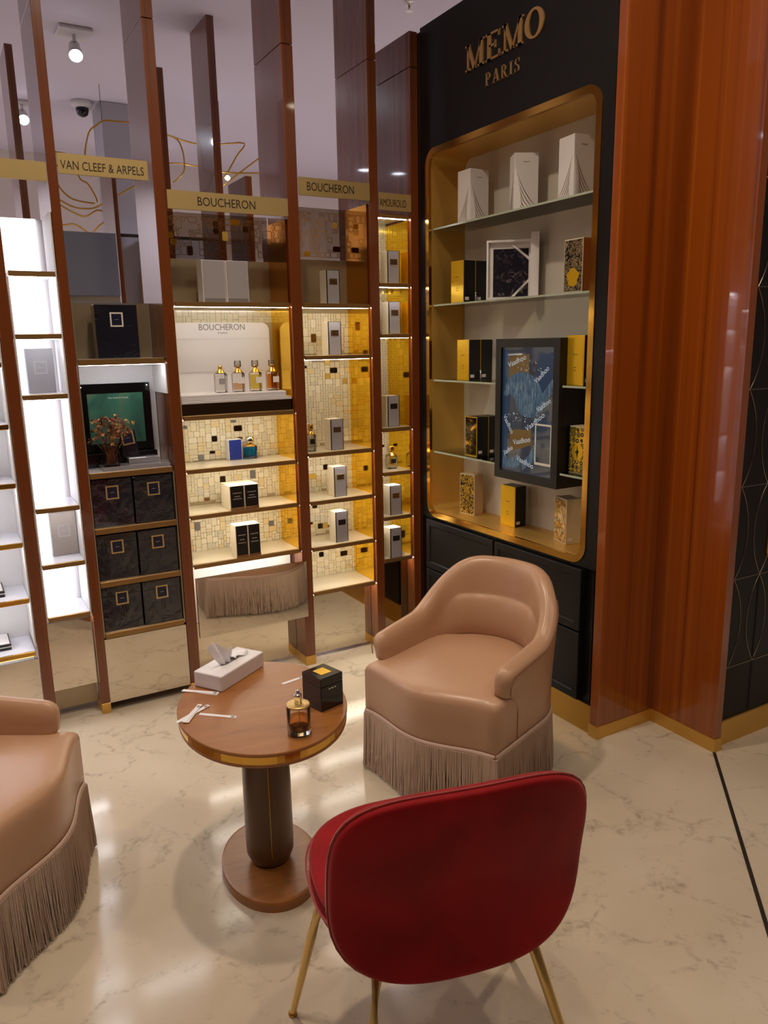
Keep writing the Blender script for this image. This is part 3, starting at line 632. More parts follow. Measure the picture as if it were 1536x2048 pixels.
va = thing('flower_vase', 'square glass vase with rust-brown dried flowers', 'vase', (.613, 3.362, 1.0670))
MB().rings([[Vector((u, v, z)) for u, v in rrect(w_2, w_2, .006, 2)] for w_2, z in ((.060, 0), (.064, .006), (.066, .085))]).build('vase', 'glass_clear', va)
rnd = random.Random(5); mb = MB(); tips = []
for k in range(34):
    a_ = rnd.uniform(0, 6.28); rr = rnd.uniform(.01, .095); tip = Vector((rr * math.cos(a_), rr * math.sin(a_) * .35, rnd.uniform(.12, .205)))
    mb.tube([(rnd.uniform(-.02, .02), rnd.uniform(-.02, .02), .008), (tip.x * .4, tip.y * .4, .07), tip], .0011, 4); tips.append(tip)
tag(mb.build('flower_stems', 'flower_rust', va), kind='stuff')
for mname, part in (('flower_rust', 0), ('flower_tan', 1), ('flower_wine', 2)):
    mb = MB()
    for q, tip in enumerate(tips):
        for j in range(5):
            if (q + j) % 3 != part: continue
            c_ = tip + Vector((rnd.uniform(-.016, .016), rnd.uniform(-.006, .006), rnd.uniform(-.03, .012)))
            s_ = rnd.uniform(.006, .013)
            for kk in range(4):
                n1 = Vector((rnd.uniform(-1, 1), rnd.uniform(-1, 1), rnd.uniform(-1, 1))).normalized(); n2 = n1.orthogonal().normalized()
                vs = [mb.bm.verts.new(c_ + p_) for p_ in (n1 * s_, n2 * s_ * .6, -n1 * s_ * .3, -n2 * s_ * .6)]; mb.bm.faces.new(vs)
    tag(mb.build('flower_heads', mname, va), kind='stuff')
nb = navy_box('dark brown box with square emblem leaning behind the dried flowers', .712, 3.432, 1.0915, .070, .03, .115, 0, False, None)
nb.rotation_euler = (0, math.radians(-8), 0)

# ------------------------------------------------------------------ black display cabinet on the right
mc = thing('display_cabinet', 'tall black display cabinet with a rounded brass-framed niche and gold letters', 'cabinet', (0, 0, 0))
MX, MY0, MY1, MTOP = 2.117, 2.067, 3.283, 2.945
NY0, NY1, NZ0, NZ1, NR = 2.124, 3.241, .690, 2.420, .075
cy, cz = (NY0 + NY1) / 2, (NZ0 + NZ1) / 2
# face panel with the rounded opening
mb = MB(); T_ = (.020, 0, 0)
def fp(a0, a1, c0, c1): mb.box(MX, MX + .02, a0, a1, c0, c1)
fp(MY0, MY1, NZ1, MTOP); fp(MY0, MY1, .682, NZ0); fp(MY0, NY0, NZ0, NZ1); fp(NY1, MY1, NZ0, NZ1)
for sy, sz in ((1, 1), (-1, 1), (-1, -1), (1, -1)):
    cyy = NY1 if sy > 0 else NY0; czz = NZ1 if sz > 0 else NZ0
    arc = [Vector((MX, cyy - sy * NR + sy * NR * math.cos(math.radians(a_)), czz - sz * NR + sz * NR * math.sin(math.radians(a_)))) for a_ in range(0, 91, 10)]
    mb.poly([Vector((MX, cyy, czz))] + arc, T_)
mb.build('face_panel', 'black_texture', mc)
box('side_panel', 'black_texture', mc, MX + .02, 2.45, MY1 - .02, MY1, .122, MTOP)
box('side_panel', 'black_texture', mc, MX + .02, 2.45, MY0, MY0 + .02, .122, MTOP)
box('top_panel', 'black_texture', mc, MX + .02, 2.45, MY0 + .021, MY1 - .021, MTOP - .02, MTOP)
box('carcass', 'black_satin', mc, MX + .016, 2.45, MY0 + .021, MY1 - .021, .122, .680)
box('plinth', 'brass', mc, MX + .002, 2.45, MY0, MY1, 0, .121)
# brass liner and trim ring
def ring_(w_2, h_2, r_2, x): return [Vector((x, cy + u, cz + v)) for u, v in rrect(w_2, h_2, r_2, 8)]
Wn, Hn = NY1 - NY0, NZ1 - NZ0
MB().rings([ring_(Wn - .056, Hn - .056, NR - .028, MX - .004), ring_(Wn, Hn, NR, MX - .004), ring_(Wn, Hn, NR, MX + .012), ring_(Wn - .056, Hn - .056, NR - .028, MX + .012), ring_(Wn - .056, Hn - .056, NR - .028, MX - .004)], cap=False).build('trim_frame', 'brass_bright', mc)
MB().rings([ring_(Wn - .057, Hn - .057, NR - .028, MX + .0121), ring_(Wn - .057, Hn - .057, NR - .028, 2.322), ring_(Wn - .051, Hn - .051, NR - .025, 2.322), ring_(Wn - .051, Hn - .051, NR - .025, MX + .0121), ring_(Wn - .057, Hn - .057, NR - .028, MX + .0121)], cap=False).build('niche_liner', 'brass_brushed', mc)
box('back_panel', 'back_white', mc, 2.3225, 2.335, NY0 - .01, NY1 + .01, NZ0 - .005, NZ1 + .01)
# drawers, shaker fronts
def drawer(y0, y1, z0, z1):
    mb = MB(); x = MX - .016
    R4 = lambda i, xx: [Vector((xx, y0 + i, z0 + i)), Vector((xx, y1 - i, z0 + i)), Vector((xx, y1 - i, z1 - i)), Vector((xx, y0 + i, z1 - i))]
    mb.rings([R4(0, MX + .014), R4(0, x + .002), R4(.002, x), R4(.030, x), R4(.034, x + .006)])
    return mb.build('drawer_front', 'black_texture', mc)
for (y0, y1) in ((2.128, 2.673), (2.684, 3.232)):
    for (z0, z1) in ((.128, .412), (.420, .673)): drawer(y0, y1, z0, z1)
# gold lettering
def place(u, v, d): return Vector((MX - d, 2.925 - u, v))
mb = MB(); e = slab_text(mb, 'MEMO', 0, 2.660, .100, 1.165, .06, place, .006); mb.build('lettering', 'letter_gold', mc)
mb = MB(); slab_text(mb, 'PARIS', .138, 2.570, .050, .86, .28, place, .004); mb.build('lettering', 'letter_gold', mc)
# glass shelves (lift out: part of the cabinet)
def gshelf(y0, y1, z, x0=2.136, x1=2.320):
    s = MB().box(x0 + .002, x1, y0, y1, z - .008, z, .0006, 1).build('glass_shelf', 'glass_shelf', mc)
    MB().box(x0, x0 + .002, y0, y1, z - .008, z).build('glass_edge', 'glass_edge', s)
LY0, LY1 = NY0 + .031, NY1 - .031
gshelf(LY0, LY1, 2.074); gshelf(LY0, LY1, 1.727)
gshelf(2.722, LY1, 1.373); gshelf(2.722, LY1, 1.021); gshelf(LY0, 2.302, 1.377); gshelf(LY0, 2.302, 1.029)

# screen hanging in the niche
sn = thing('video_screen', 'black boxed screen showing blue wave picture inside the brass-framed niche', 'screen', (0, 0, 0))
SX, SY0, SY1, SZ0, SZ1 = 2.128, 2.312, 2.712, .962, 1.560
box('housing', 'black_satin', sn, SX + .02, 2.322, SY0, SY1, SZ0, SZ1)
mb = MB(); bz = .036
mb.box(SX, SX + .0195, SY0, SY1, SZ0, SZ0 + bz); mb.box(SX, SX + .0195, SY0, SY1, SZ1 - bz, SZ1); mb.box(SX, SX + .0195, SY0, SY0 + bz, SZ0 + bz, SZ1 - bz); mb.box(SX, SX + .0195, SY1 - bz, SY1, SZ0 + bz, SZ1 - bz)
mb.build('bezel', 'black_satin', sn)
dsp = box('display', 'screen_dark', sn, SX + .012, SX + .0195, SY0 + bz, SY1 - bz, SZ0 + bz, SZ1 - bz)
def sp(u, v, d=0.0): return Vector((SX + .0118 - d, SY1 - bz - u, SZ0 + bz + v))   # u from the left, v from the bottom
DWd, DHt = SY1 - SY0 - 2 * bz, SZ1 - SZ0 - 2 * bz
def blob(name, m_, pts, d): return MB().poly([sp(u * DWd, v * DHt, d) for u, v in pts], (-.0002, 0, 0)).build(name, m_, dsp)
blob('picture_patch', 'screen_blue', [(0.0, .02), (.14, .05), (.10, .30), (.16, .62), (.08, .80), (.10, .98), (0, .98)], .0001)
blob('picture_patch', 'screen_ochre', [(.14, .76), (.52, .79), (.52, .95), (.14, .93)], .0002)
blob('picture_patch', 'screen_blue', [(.66, .62), (.98, .66), (.98, .96), (.70, .95)], .0002)
blob('picture_patch', 'screen_ochre', [(.16, .16), (.60, .24), (.58, .36), (.16, .34)], .0002)
whale = [(.02, .62), (.06, .70), (.14, .76), (.28, .805), (.44, .81), (.60, .78), (.72, .72), (.78, .65), (.98, .78), (.98, .66), (.80, .58), (.80, .52), (.70, .50), (.64, .46), (.50, .455), (.38, .47), (.30, .52), (.26, .585), (.16, .635), (.08, .61)]
blob('picture_wave', 'wave_blue', whale, .0004)
blob('picture_wave', 'wave_blue', [(.42, .02), (.62, .10), (.80, .22), (.98, .34), (.98, .46), (.84, .40), (.68, .28), (.56, .16), (.40, .08)], .0004)
blob('picture_wave', 'wave_blue', [(.02, .02), (.30, .03), (.42, .09), (.30, .13), (.16, .10), (.04, .14)], .0004)
mb = MB()
for (u, v, wd, ang) in ((.12, .84, .36, 18), (.66, .72, .30, 38), (.50, .34, .40, 33), (.02, .44, .28, -52), (.24, .22, .34, 12), (.30, .10, .34, -14), (.06, .12, .20, 30), (.70, .50, .28, 30)):
    a_ = math.radians(ang); U_ = Vector((0, -math.cos(a_), math.sin(a_))); V_ = Vector((0, math.sin(a_), math.cos(a_)))
    text_bm(mb, 'Vaadhoo', wd * DWd, .022, sp(u * DWd, v * DHt, .0006), U_, V_, (-1, 0, 0), .0003)
rnd = random.Random(2)
for k in range(60):
    u, v = (rnd.uniform(.1, .5), rnd.uniform(.40, .48)) if k < 30 else (rnd.uniform(.30, .75), rnd.uniform(.82, .90))
    c_ = sp(u * DWd, v * DHt, .0006); s_ = rnd.uniform(.0008, .002); mb.poly([c_ + Vector((0, a_ * s_, b_ * s_)) for a_, b_ in ((-1, -1), (1, -1), (1, 1), (-1, 1))], (-.0003, 0, 0))
mb.build('picture_lettering', 'screen_text', dsp)
mb = MB()
for (u0, u1, v0, v1) in ((.66, .96, .09, .11), (.66, .96, .40, .415), (.66, .68, .11, .40), (.945, .96, .11, .40)): mb.poly([sp(u * DWd, v * DHt, .0008) for u, v in ((u0, v0), (u1, v0), (u1, v1), (u0, v1))], (-.0003, 0, 0))
mb.build('picture_outline', 'emblem_white', dsp)
blob('picture_patch', 'screen_dark', [(.68, .11), (.945, .11), (.945, .40), (.68, .40)], .0007)

# cartons in the niche. front faces -X; local x = away from the viewer into the niche (+X world), width along Y
def ncarton(label, x, y, z, w, d, h, rot=0.0, body='black_satin', front='gold_foil', rim='gold_foil', sticker=True, group='cartons in the brass-framed niche', tagp=False):
    t_ = thing('perfume_carton', label, 'box', (x, y, z), rot, group)   # origin: near-right front corner (low Y), box extends +x, +y
    MB().box(0, d, 0, w, 0, h, .001, 1).build('body', body, t_)
    if rim: MB().box(-.0012, .0006, -.0006, w + .0006, 0, h + .0006, .0003, 1).build('edge_band', rim, t_)
    if front: MB().box(-.0024, -.0012, .003, w - .003, .004, h - .004, .0003, 1).build('front_panel', front, t_)
    if sticker: MB().box(.008, .030, -.0008, 0, .012, .026).build('sticker', 'white_card', t_)
    return t_
def fprint(t_, w, h, m_='ink', zs=((.62, .3), (.36, .16), (.30, .16))):
    mb = MB()
    for zz, ww in zs: mb.box(-.0029, -.0024, w/2 - w * ww / 2, w/2 + w * ww / 2, h * zz - .001, h * zz + .001)
    mb.build('print', m_, t_)
for k in range(2):
    s_ = ('front', 'rear')[k]
    t_ = ncarton('black carton with gold foil face, %s one of the pair on second glass shelf' % s_, 2.172 + k * .068, 3.012, 1.7275, .098, .066, .188); fprint(t_, .098, .188)
    t_ = ncarton('black carton with gold foil face, %s one of the pair on left third glass shelf' % s_, 2.185 + k * .068, 2.985, 1.3735, .092, .066, .186); fprint(t_, .092, .186)
    ncarton('black carton with dark gold face, %s of the pair on left lowest glass shelf' % s_, 2.180 + k * .068, 2.912, 1.0215, .090, .066, .184, 0, 'black_satin', 'gold_dark_art')
for i, (x, y, z) in enumerate(((2.188, 2.999, 1.7275), (2.200, 2.972, 1.3735))):
    o = thing('test_vial', 'tiny silver test vial beside the gold-faced cartons on the %s glass shelf' % ('second', 'third')[i], 'vial', (x + .045, y + .003, z)); MB().lathe([(.004, 0), (.0045, .002), (.0045, .030), (.003, .032), (.003, .038), (.0012, .039)], n=10).build('tube', 'chrome', o, True)
    MB().lathe([(.0034, .0385), (.0034, .046)], n=10).build('cap', 'white_card', o, True)
t_ = ncarton('black carton with gold face on the short right glass shelf beside the screen', 2.168, 2.222, 1.3775, .092, .066, .190); fprint(t_, .092, .19)
t_ = ncarton('yellow carton patterned with dark flower rings and black bird, right of the screen', 2.182, 2.205, 1.0295, .096, .066, .188, 0, 'pale_card', 'flower_gold_art', None, False)
c_ = [(.50, .30), (.46, .42), (.40, .48), (.47, .50), (.50, .60), (.53, .50), (.62, .46), (.54, .42)]
MB().poly([Vector((-.0036, u * .096, v * .188)) for u, v in c_], (.001, 0, 0)).build('bird_motif', 'ink', t_)
MB().poly([Vector((-.0028, .048 + .030 * math.cos(2 * math.pi * k / 16), .088 + .034 * math.sin(2 * math.pi * k / 16))) for k in range(16)], (.0004, 0, 0)).build('medallion', 'gold_foil', t_)
t_ = ncarton('black and cream swirl carton with orange side on second glass shelf', 2.146, 2.224, 1.7275, .098, .066, .192, 0, 'orange_card', 'swirl_black_cream', 'pale_card', False)
MB().poly([Vector((-.0030, .049 + (.030 + .006 * math.sin(5 * a_)) * math.cos(a_), .054 + .034 * math.sin(a_))) for a_ in [2 * math.pi * k / 20 for k in range(20)]], (.0008, 0, 0)).build('medallion', 'gold_foil', t_)
t_ = ncarton('carton with black and gold swirl face and pink side, left on the niche floor', 2.222, 2.985, .7190, .094, .062, .20, .19, 'pink_card', 'swirl_black_gold', 'pale_card', False)
t_ = ncarton('black carton with gold foil face standing on the niche floor, middle one', 2.220, 2.675, .7190, .095, .066, .187, 0.05); fprint(t_, .095, .187)
t_ = ncarton('pale carton with shiny silver art face, right on the niche floor', 2.202, 2.325, .7190, .104, .068, .188, -.28, 'pale_card', 'silver_art', 'emblem_white', True)
# white winged cartons on the top glass shelf
def wing_carton(label, x, y, rot, w, d, h=.222):
    t_ = ncarton(label, x, y, 2.0745, w, d, h, rot, 'white_card', None, None, False, 'white winged cartons on the top glass shelf')
    def feathers(face):
        mb = MB()
        for k in range(5):
            p0 = (.10 + .06 * k, .66 - .125 * k); p1 = (.99 - .15 * k, .02)
            pts = []
            for j in range(9):
                f = j / 8; bow = math.sin(f * 3.14) * .075; pts.append((p0[0] + (p1[0] - p0[0]) * f - bow, p0[1] + (p1[1] - p0[1]) * f - bow * .5))
            for j, ((u0, v0), (u1, v1)) in enumerate(zip(pts, pts[1:])):
                w0, w1 = .004 + .016 * math.sin(j / 8 * 3.14), .004 + .016 * math.sin((j + 1) / 8 * 3.14)
                q = [(u0, v0), (u1, v1), (u1 + w1, v1 + w1 * .5), (u0 + w0, v0 + w0 * .5)]
                if face == 'side': mb.poly([Vector((u * d, -.0006, v * h)) for u, v in q], (0, .0005, 0))
                else: mb.poly([Vector((-.0006, (u) * w, v * h)) for u, v in q], (.0005, 0, 0))
        return mb.build('wing_print', 'wing_bronze', t_)
    feathers('side'); feathers('front')
    MB().box(d * .36, d * .64, -.0007, 0, h * .84, h * .848).build('print', 'ink_grey', t_)
    return t_
wing_carton('white carton with bronze wing print, left one on the top glass shelf', 2.164, 2.955, 0.0, .094, .102)
wing_carton('white carton with bronze wing print, turned one in the middle of the top glass shelf', 2.160, 2.648, -.48, .090, .100)
wing_carton('white carton with bronze wing print, right one on the top glass shelf', 2.168, 2.312, -.12, .096, .092)
# open presentation box
pb = thing('presentation_box', 'open white presentation box with dark picture and white ribbon corners', 'box', (2.142, 2.803, 1.7275), math.radians(-42), 'cartons in the brass-framed niche')
# local: x to the right, front faces -y
mb = MB(); PW, PH, PD = .188, .246, .040; e_ = .008
mb.box(0, PW, PD - .004, PD, 0, PH); mb.box(0, e_, 0, PD - .004, 0, PH); mb.box(PW - e_, PW, 0, PD - .004, 0, PH); mb.box(e_, PW - e_, 0, PD - .004, 0, e_); mb.box(e_, PW - e_, 0, PD - .004, PH - e_, PH)
mb.build('tray', 'white_card', pb)
MB().box(e_ + .001, PW - e_ - .001, PD - .020, PD - .005, e_, PH - e_).build('insert', 'white_card', pb)
MB().box(.028, PW - .010, PD - .024, PD - .0205, .012, PH - .035, .001, 1).build('picture_block', 'dark_art', pb)
for z0, z1 in ((PH - .022, PH - .085), (.012, .085)):
    MB().poly([Vector((.105, PD - .027, z0)), Vector((.120, PD - .027, z0)), Vector((PW - e_, PD - .027, z1 + (.0 if z1 < z0 else -.0))), Vector((PW - e_, PD - .027, z1 + (.014 if z1 > .1 else -.014)))], (0, .002, 0)).build('ribbon', 'white_card', pb)
MB().box(PW + .001, PW + .036, -.058, .0, 0, PH + .022, .001, 1).build('lid', 'white_card', pb)

# ------------------------------------------------------------------ right-hand patterned cabinet
pc = thing('patterned_cabinet', 'black cabinet with thin metal arc inlay at the right edge', 'cabinet', (0, 0, 0))
box('face_panel', 'black_texture', pc, 2.457, 3.3, 1.74, 1.76, .101, CEIL - .01)
box('plinth', 'brass_brushed', pc, 2.460, 3.3, 1.732, 2.0, 0, .10)
PXo, PIT, CW = 2.494, .350, .149
arcme = {}
def arc_line(x, z, sgn):
    if sgn not in arcme:
        pts = []
        R_ = (PIT ** 2 / 4 + .056 ** 2) / (2 * .056)
        for k in range(13):
            zz = -PIT/2 + PIT * k / 12; pts.append((sgn * (math.sqrt(R_ ** 2 - zz ** 2) - (R_ - .056)), 0, zz))
        mb = MB().tube(pts, .0014, 5); me = bpy.data.meshes.new('inlay_arc'); mb.bm.to_mesh(me); mb.bm.free(); arcme[sgn] = me
    o = link('inlay_arc', arcme[sgn], 'inlay', pc); o.location = (x, 1.7395, z)
for c in range(5):
    for r in range(-1, 9):
        z = .318 + PIT * r + PIT / 2
        if z - PIT/2 < .09: z0 = None
        if z - PIT / 2 < .0 or z + PIT / 2 > CEIL: continue
        arc_line(PXo + CW * c, z, 1); arc_line(PXo + CW * (c + 1), z, -1)
for r in range(9):
    z = .318 + PIT * r
    if z < CEIL: MB().box(PXo - .03, 3.29, 1.738, 1.7398, z - .0012, z + .0012).build('inlay_line', 'inlay', pc)
MB().poly([Vector((2.67 + u, 1.736, .70 + v)) for u, v in [(0, .05), (.015, .015), (.05, 0), (.6, 0), (.6, .03), (.055, .03), (.035, .04), (.03, .06), (.03, 1.3), (0, 1.3)]], (0, .004, 0)).build('niche_trim', 'brass_bright', pc)
MB().box(2.701, 3.28, 1.737, 1.739, .731, 2.0).build('niche_back', 'white_card', pc)
box('door_gap', 'shadow_black', pc, 2.640, 2.648, 1.7385, 1.741, .11, .66)

# ------------------------------------------------------------------ armchairs
def armchair(loc, rot, label):
    """tub chair: local x across the front, y towards the back, z up"""
    t_ = thing('fringed_armchair', label, 'armchair', loc, rot, 'fringed leather armchairs')
    Wd, Y0, Yc, D_ = .278, .0, .29, .575
    def front_y(x): return -.062 * .5 * (1 + math.cos(2 * math.pi * x / (2 * Wd)))
    def outline(inset=0.0, n=14, nb=28):
        P = []; w = Wd - inset
        for k in range(n + 1):
            x = -w + 2 * w * k / n; P.append((x, front_y(x) + inset))
        for k in range(1, 5): P.append((w, inset + (Yc - inset) * k / 5))
        for k in range(nb + 1):
            a_ = math.pi * k / nb; P.append((w * math.cos(a_), Yc + (D_ - Yc - inset) * math.sin(a_) ** .9))
        for k in range(1, 5): P.append((-w, Yc - (Yc - inset) * k / 5))
        return P
    Z = lambda P, z: [Vector((x, y, z)) for x, y in P]
    b_ = MB()
    b_.rings([Z(outline(.006), .225), Z(outline(0), .232), Z(outline(0), .385), Z(outline(.003), .400), Z(outline(.012), .412), Z(outline(.032), .420), Z(outline(.09), .428), Z(outline(.17), .434)])
    b_.build('seat', 'leather', t_, True)
    # welt around the seat corner seams
    for sx in (-1, 1):
        MB().tube([(sx * (Wd + .0005), .135, .235), (sx * (Wd + .0005), .135, .40)], .0016, 5).build('side_seam', 'leather_seam', t_)
    # shell
    secs = []
    N = 56
    def sm(a0, a1, x): x = min(1, max(0, (x - a0) / (a1 - a0))); return x * x * (3 - 2 * x)
    path = []
    ya = .085
    for k in range(9): path.append((Wd, ya + (Yc - ya) * k / 8, 1.0, 0.0, 0.0))
    for k in range(1, 40):
        a_ = math.pi * k / 40; s_ = math.sin(a_)
        x, y = Wd * math.cos(a_), Yc + (D_ - Yc) * s_ ** .9
        nx, ny = math.cos(a_) * (D_ - Yc), math.sin(a_) * Wd; l_ = math.hypot(nx, ny); path.append((x, y, nx / l_, ny / l_, s_))
    for k in range(9): path.append((-Wd, Yc - (Yc - ya) * k / 8, -1.0, 0.0, 0.0))
    def section(x, y, nx, ny, s_):
        f = (y - ya) / (Yc - ya) if s_ == 0 else 1
        h = .522 + .022 * f + .190 * sm(0, .93, s_) ** .75
        zb = .405 if y < .13 else .235
        bl = sm(.35, .65, s_)
        th = .048 + .012 * bl
        out = .010 + .010 * (1 - bl)
        prof = [(0, zb), (.0, zb + (.42 - zb) * .5 + .0), (-out * .3, .44), (-out, h - .045), (-out + .004, h - .018), (.014, h - .004), (th * .5, h), (th - .010, h - .008), (th + .002, h - .030)]
        hi = h - .055
        crease = .585
        lo = .405; top_in = h - .050
        def mixz(zb_, f_): return zb_ * bl + (lo + (top_in - lo) * f_) * (1 - bl)
        prof += [(th + .004 + .004 * bl, mixz(.5 * top_in + .5 * (crease + .02), .82)), (th + .003 + .010 * bl, mixz(crease + .010, .66)), (th + .003 + .008 * bl, mixz(crease + .003, .60)),
                 (th + .003 + .026 * bl, mixz(crease - .005, .52)), (th + .003 + .040 * bl, mixz(.50, .32)), (th + .003 + .030 * bl, mixz(.43, .14)), (th, lo)]
        return [Vector((x - nx * o_, y - ny * o_, z)) for o_, z in prof]
    for p_ in path: secs.append(section(*p_))
    # rounded scroll ends
    def endcap(sec, dy):
        c_ = sum(sec, Vector()) / len(sec); res = []
        for f, g in ((.45, .90), (.85, .62), (1.0, .25)):
            res.append([Vector((c_.x + (v.x - c_.x) * g, v.y - dy * f, c_.z + (v.z - c_.z) * (1 - (1 - g) * .8))) for v in sec])
        return res
    A = endcap(secs[0], .040)[::-1]; Bc = endcap(secs[-1], .040)
    b_ = MB(); b_.rings(A + secs + Bc); sh = b_.build('back_and_arms', 'leather', t_, True); subsurf(sh, 1)
    # outer welt line on each arm end
    for sx, (i0, i1) in ((1, (0, 16)), (-1, (len(secs) - 1, len(secs) - 17))):
        st_ = 1 if i1 > i0 else -1
        pts = [secs[i][3] * .55 + secs[i][4] * .45 for i in range(i0, i1, st_)]
        pts = [Vector((sx * (Wd + .014), ya - .022, .43)), Vector((sx * (Wd + .017), ya - .024, .46))] + pts
        MB().tube(pts, .0018, 5).build('arm_welt', 'leather_seam', t_)
    # fringe
    O = outline(0); per = [Vector((x, y, 0)) for x, y in O]; L_ = [0]
    for a_, c_ in zip(per, per[1:] + per[:1]): L_.append(L_[-1] + (c_ - a_).length)
    def along(s_):
        s_ %= L_[-1]
        for k in range(len(per)):
            if L_[k + 1] >= s_:
                f = (s_ - L_[k]) / max(1e-6, L_[k + 1] - L_[k]); a_, c_ = per[k], per[(k + 1) % len(per)]
                tg = (c_ - a_).normalized(); return a_.lerp(c_, f), Vector((tg.y, -tg.x, 0))
    bd = MB(); n = 120
    R_ = [along(L_[-1] * k / n) for k in range(n)]
    bd.rings([[p + d_ * o_ + Vector((0, 0, z)) for p, d_ in R_] for o_, z in ((.001, .222), (.0055, .224), (.0055, .240), (.001, .242))], cap=False)
    bd.build('fringe_band', 'fringe_band', t_, True)
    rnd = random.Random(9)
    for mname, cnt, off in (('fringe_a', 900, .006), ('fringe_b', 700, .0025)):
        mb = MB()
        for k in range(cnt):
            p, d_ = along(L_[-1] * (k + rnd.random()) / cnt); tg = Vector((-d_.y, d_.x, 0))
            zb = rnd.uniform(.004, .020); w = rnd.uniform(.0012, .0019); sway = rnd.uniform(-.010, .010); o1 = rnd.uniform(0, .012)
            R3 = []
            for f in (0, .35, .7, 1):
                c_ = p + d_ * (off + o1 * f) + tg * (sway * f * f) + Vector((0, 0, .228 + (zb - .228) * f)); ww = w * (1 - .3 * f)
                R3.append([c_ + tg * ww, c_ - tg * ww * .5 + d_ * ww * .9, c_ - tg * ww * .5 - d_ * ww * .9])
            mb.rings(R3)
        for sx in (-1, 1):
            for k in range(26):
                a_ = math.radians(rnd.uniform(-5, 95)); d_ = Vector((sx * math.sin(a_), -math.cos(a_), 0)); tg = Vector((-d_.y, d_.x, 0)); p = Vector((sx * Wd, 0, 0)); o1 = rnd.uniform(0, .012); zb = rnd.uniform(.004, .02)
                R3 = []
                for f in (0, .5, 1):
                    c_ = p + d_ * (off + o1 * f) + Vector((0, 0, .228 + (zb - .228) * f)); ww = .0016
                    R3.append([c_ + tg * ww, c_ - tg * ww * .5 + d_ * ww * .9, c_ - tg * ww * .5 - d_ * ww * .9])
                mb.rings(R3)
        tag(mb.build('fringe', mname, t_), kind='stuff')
    # hidden plinth on which the chair stands
    MB().lathe([(.17, 0), (.17, .03), (.05, .035), (.05, .224)], 0, .28, 24).build('swivel_base', 'black_satin', t_, True)
    return t_
arm1 = armchair((1.3345, 2.0585, 0), math.atan2(-.938, .3465), 'pinkish tan leather tub armchair with long fringe beside the black display cabinet')
u2 = Vector((.302, .482)).normalized()
arm2 = copy_tree(arm1); arm2['label'] = 'tan leather tub armchair with long fringe cut off by the left frame edge'
arm2.location = (.114, 2.119, 0); arm2.rotation_euler = (0, 0, math.atan2(u2.y, u2.x))

# ------------------------------------------------------------------ round-edged oval table
TC = (.718, 1.980); TR = math.atan2(.98, .18) - math.pi / 2      # long axis direction
tb = thing('side_table', 'small oval pedestal table of light wood with a brass edge band', 'table', (TC[0], TC[1], 0), TR)
AX, AY, ZT = .240, .302, .540
def oval(prof, sx, sy): return MB().lathe(prof, 0, 0, 72, sx, sy)
oval([(.96, .498), (.985, .500), (.99, .504), (.99, .508)], AX, AY).build('lower_lip', 'wood_table', tb, True)
oval([(.985, .508), (.985, .530)], AX, AY).build('brass_band', 'brass_bright', tb)
oval([(.992, .530), (1.0, .532), (1.0, .537), (.994, .540), (.97, .5402)], AX, AY).build('tabletop', 'wood_table', tb)
MB().lathe([(.045, .028), (.060, .040), (.070, .065), (.0715, .10), (.0705, .30), (.0665, .44), (.060, .472), (.048, .488), (.046, .499)], 0, 0, 32).build('column', 'wood_column', tb, True)
MB().tube([(-.0075, -.0705, .075), (-.0075, -.0708, .25), (-.0075, -.0655, .445)], .0018, 5).build('inlay_strip', 'brass', tb)
oval([(1.0, 0.0), (1.0, .022), (.985, .029), (.95, .031)], .146, .206).build('base', 'wood_table', tb)

# tissue box
tx = thing('tissue_box', 'white tissue box with a tissue pulled up on the oval table', 'tissue box', (.735, 2.2 - .035, .5403), 0)
ang = math.atan2(2.219 - 2.102, .824 - .645)
tx.location = (.700, 2.206, .5403); tx.rotation_euler = (0, 0, ang)
MB().box(-.107, .107, -.0525, .0525, 0, .050, .004, 2).build('box_body', 'paper', tx)
MB().poly([Vector((.042 * math.cos(2 * math.pi * k / 20), .011 * math.sin(2 * math.pi * k / 20), .0502)) for k in range(20)], (0, 0, .0006)).build('slot', 'ink_grey', tx)
mb = MB(); rnd = random.Random(4); G = []
for i in range(9):
    row = []
    for j in range(7):
        f = j / 6; a_ = (i / 8 - .5)
        x = -.015 + a_ * (.050 + .065 * f) - .022 * f; y = .010 * math.sin(i * 1.9 + f * 2) * (1 - .2 * f) + .012 * f * math.sin(i * .9)
        z = .046 + f * (.076 + .018 * math.sin(i * .8 + .4)) * (1 - .75 * max(0, a_)) - .010 * f * abs(a_)
        row.append(mb.bm.verts.new((x, y, z)))
    G.append(row)
for i in range(8):
    for j in range(6): mb.bm.faces.new((G[i][j], G[i + 1][j], G[i + 1][j + 1], G[i][j + 1]))
ts = mb.build('tissue', 'tissue', tx, True); md = ts.modifiers.new('s', 'SOLIDIFY'); md.thickness = .0008; subsurf(ts, 2)
mb = MB(); rows = []
for i in range(8):
    r2 = []
    for j in range(4):
        r2.append(mb.bm.verts.new((.012 + .010 * i - .02 * j * .1, -.016 + .012 * j + .004 * math.sin(i), .0515 + .010 * math.sin(i * 1.1 + j) * .5 + .006)))
    rows.append(r2)
for i in range(7):
    for j in range(3): mb.bm.faces.new((rows[i][j], rows[i + 1][j], rows[i + 1][j + 1], rows[i][j + 1]))
t2 = mb.build('tissue_fold', 'tissue', tx, True); md = t2.modifiers.new('s', 'SOLIDIFY'); md.thickness = .0008

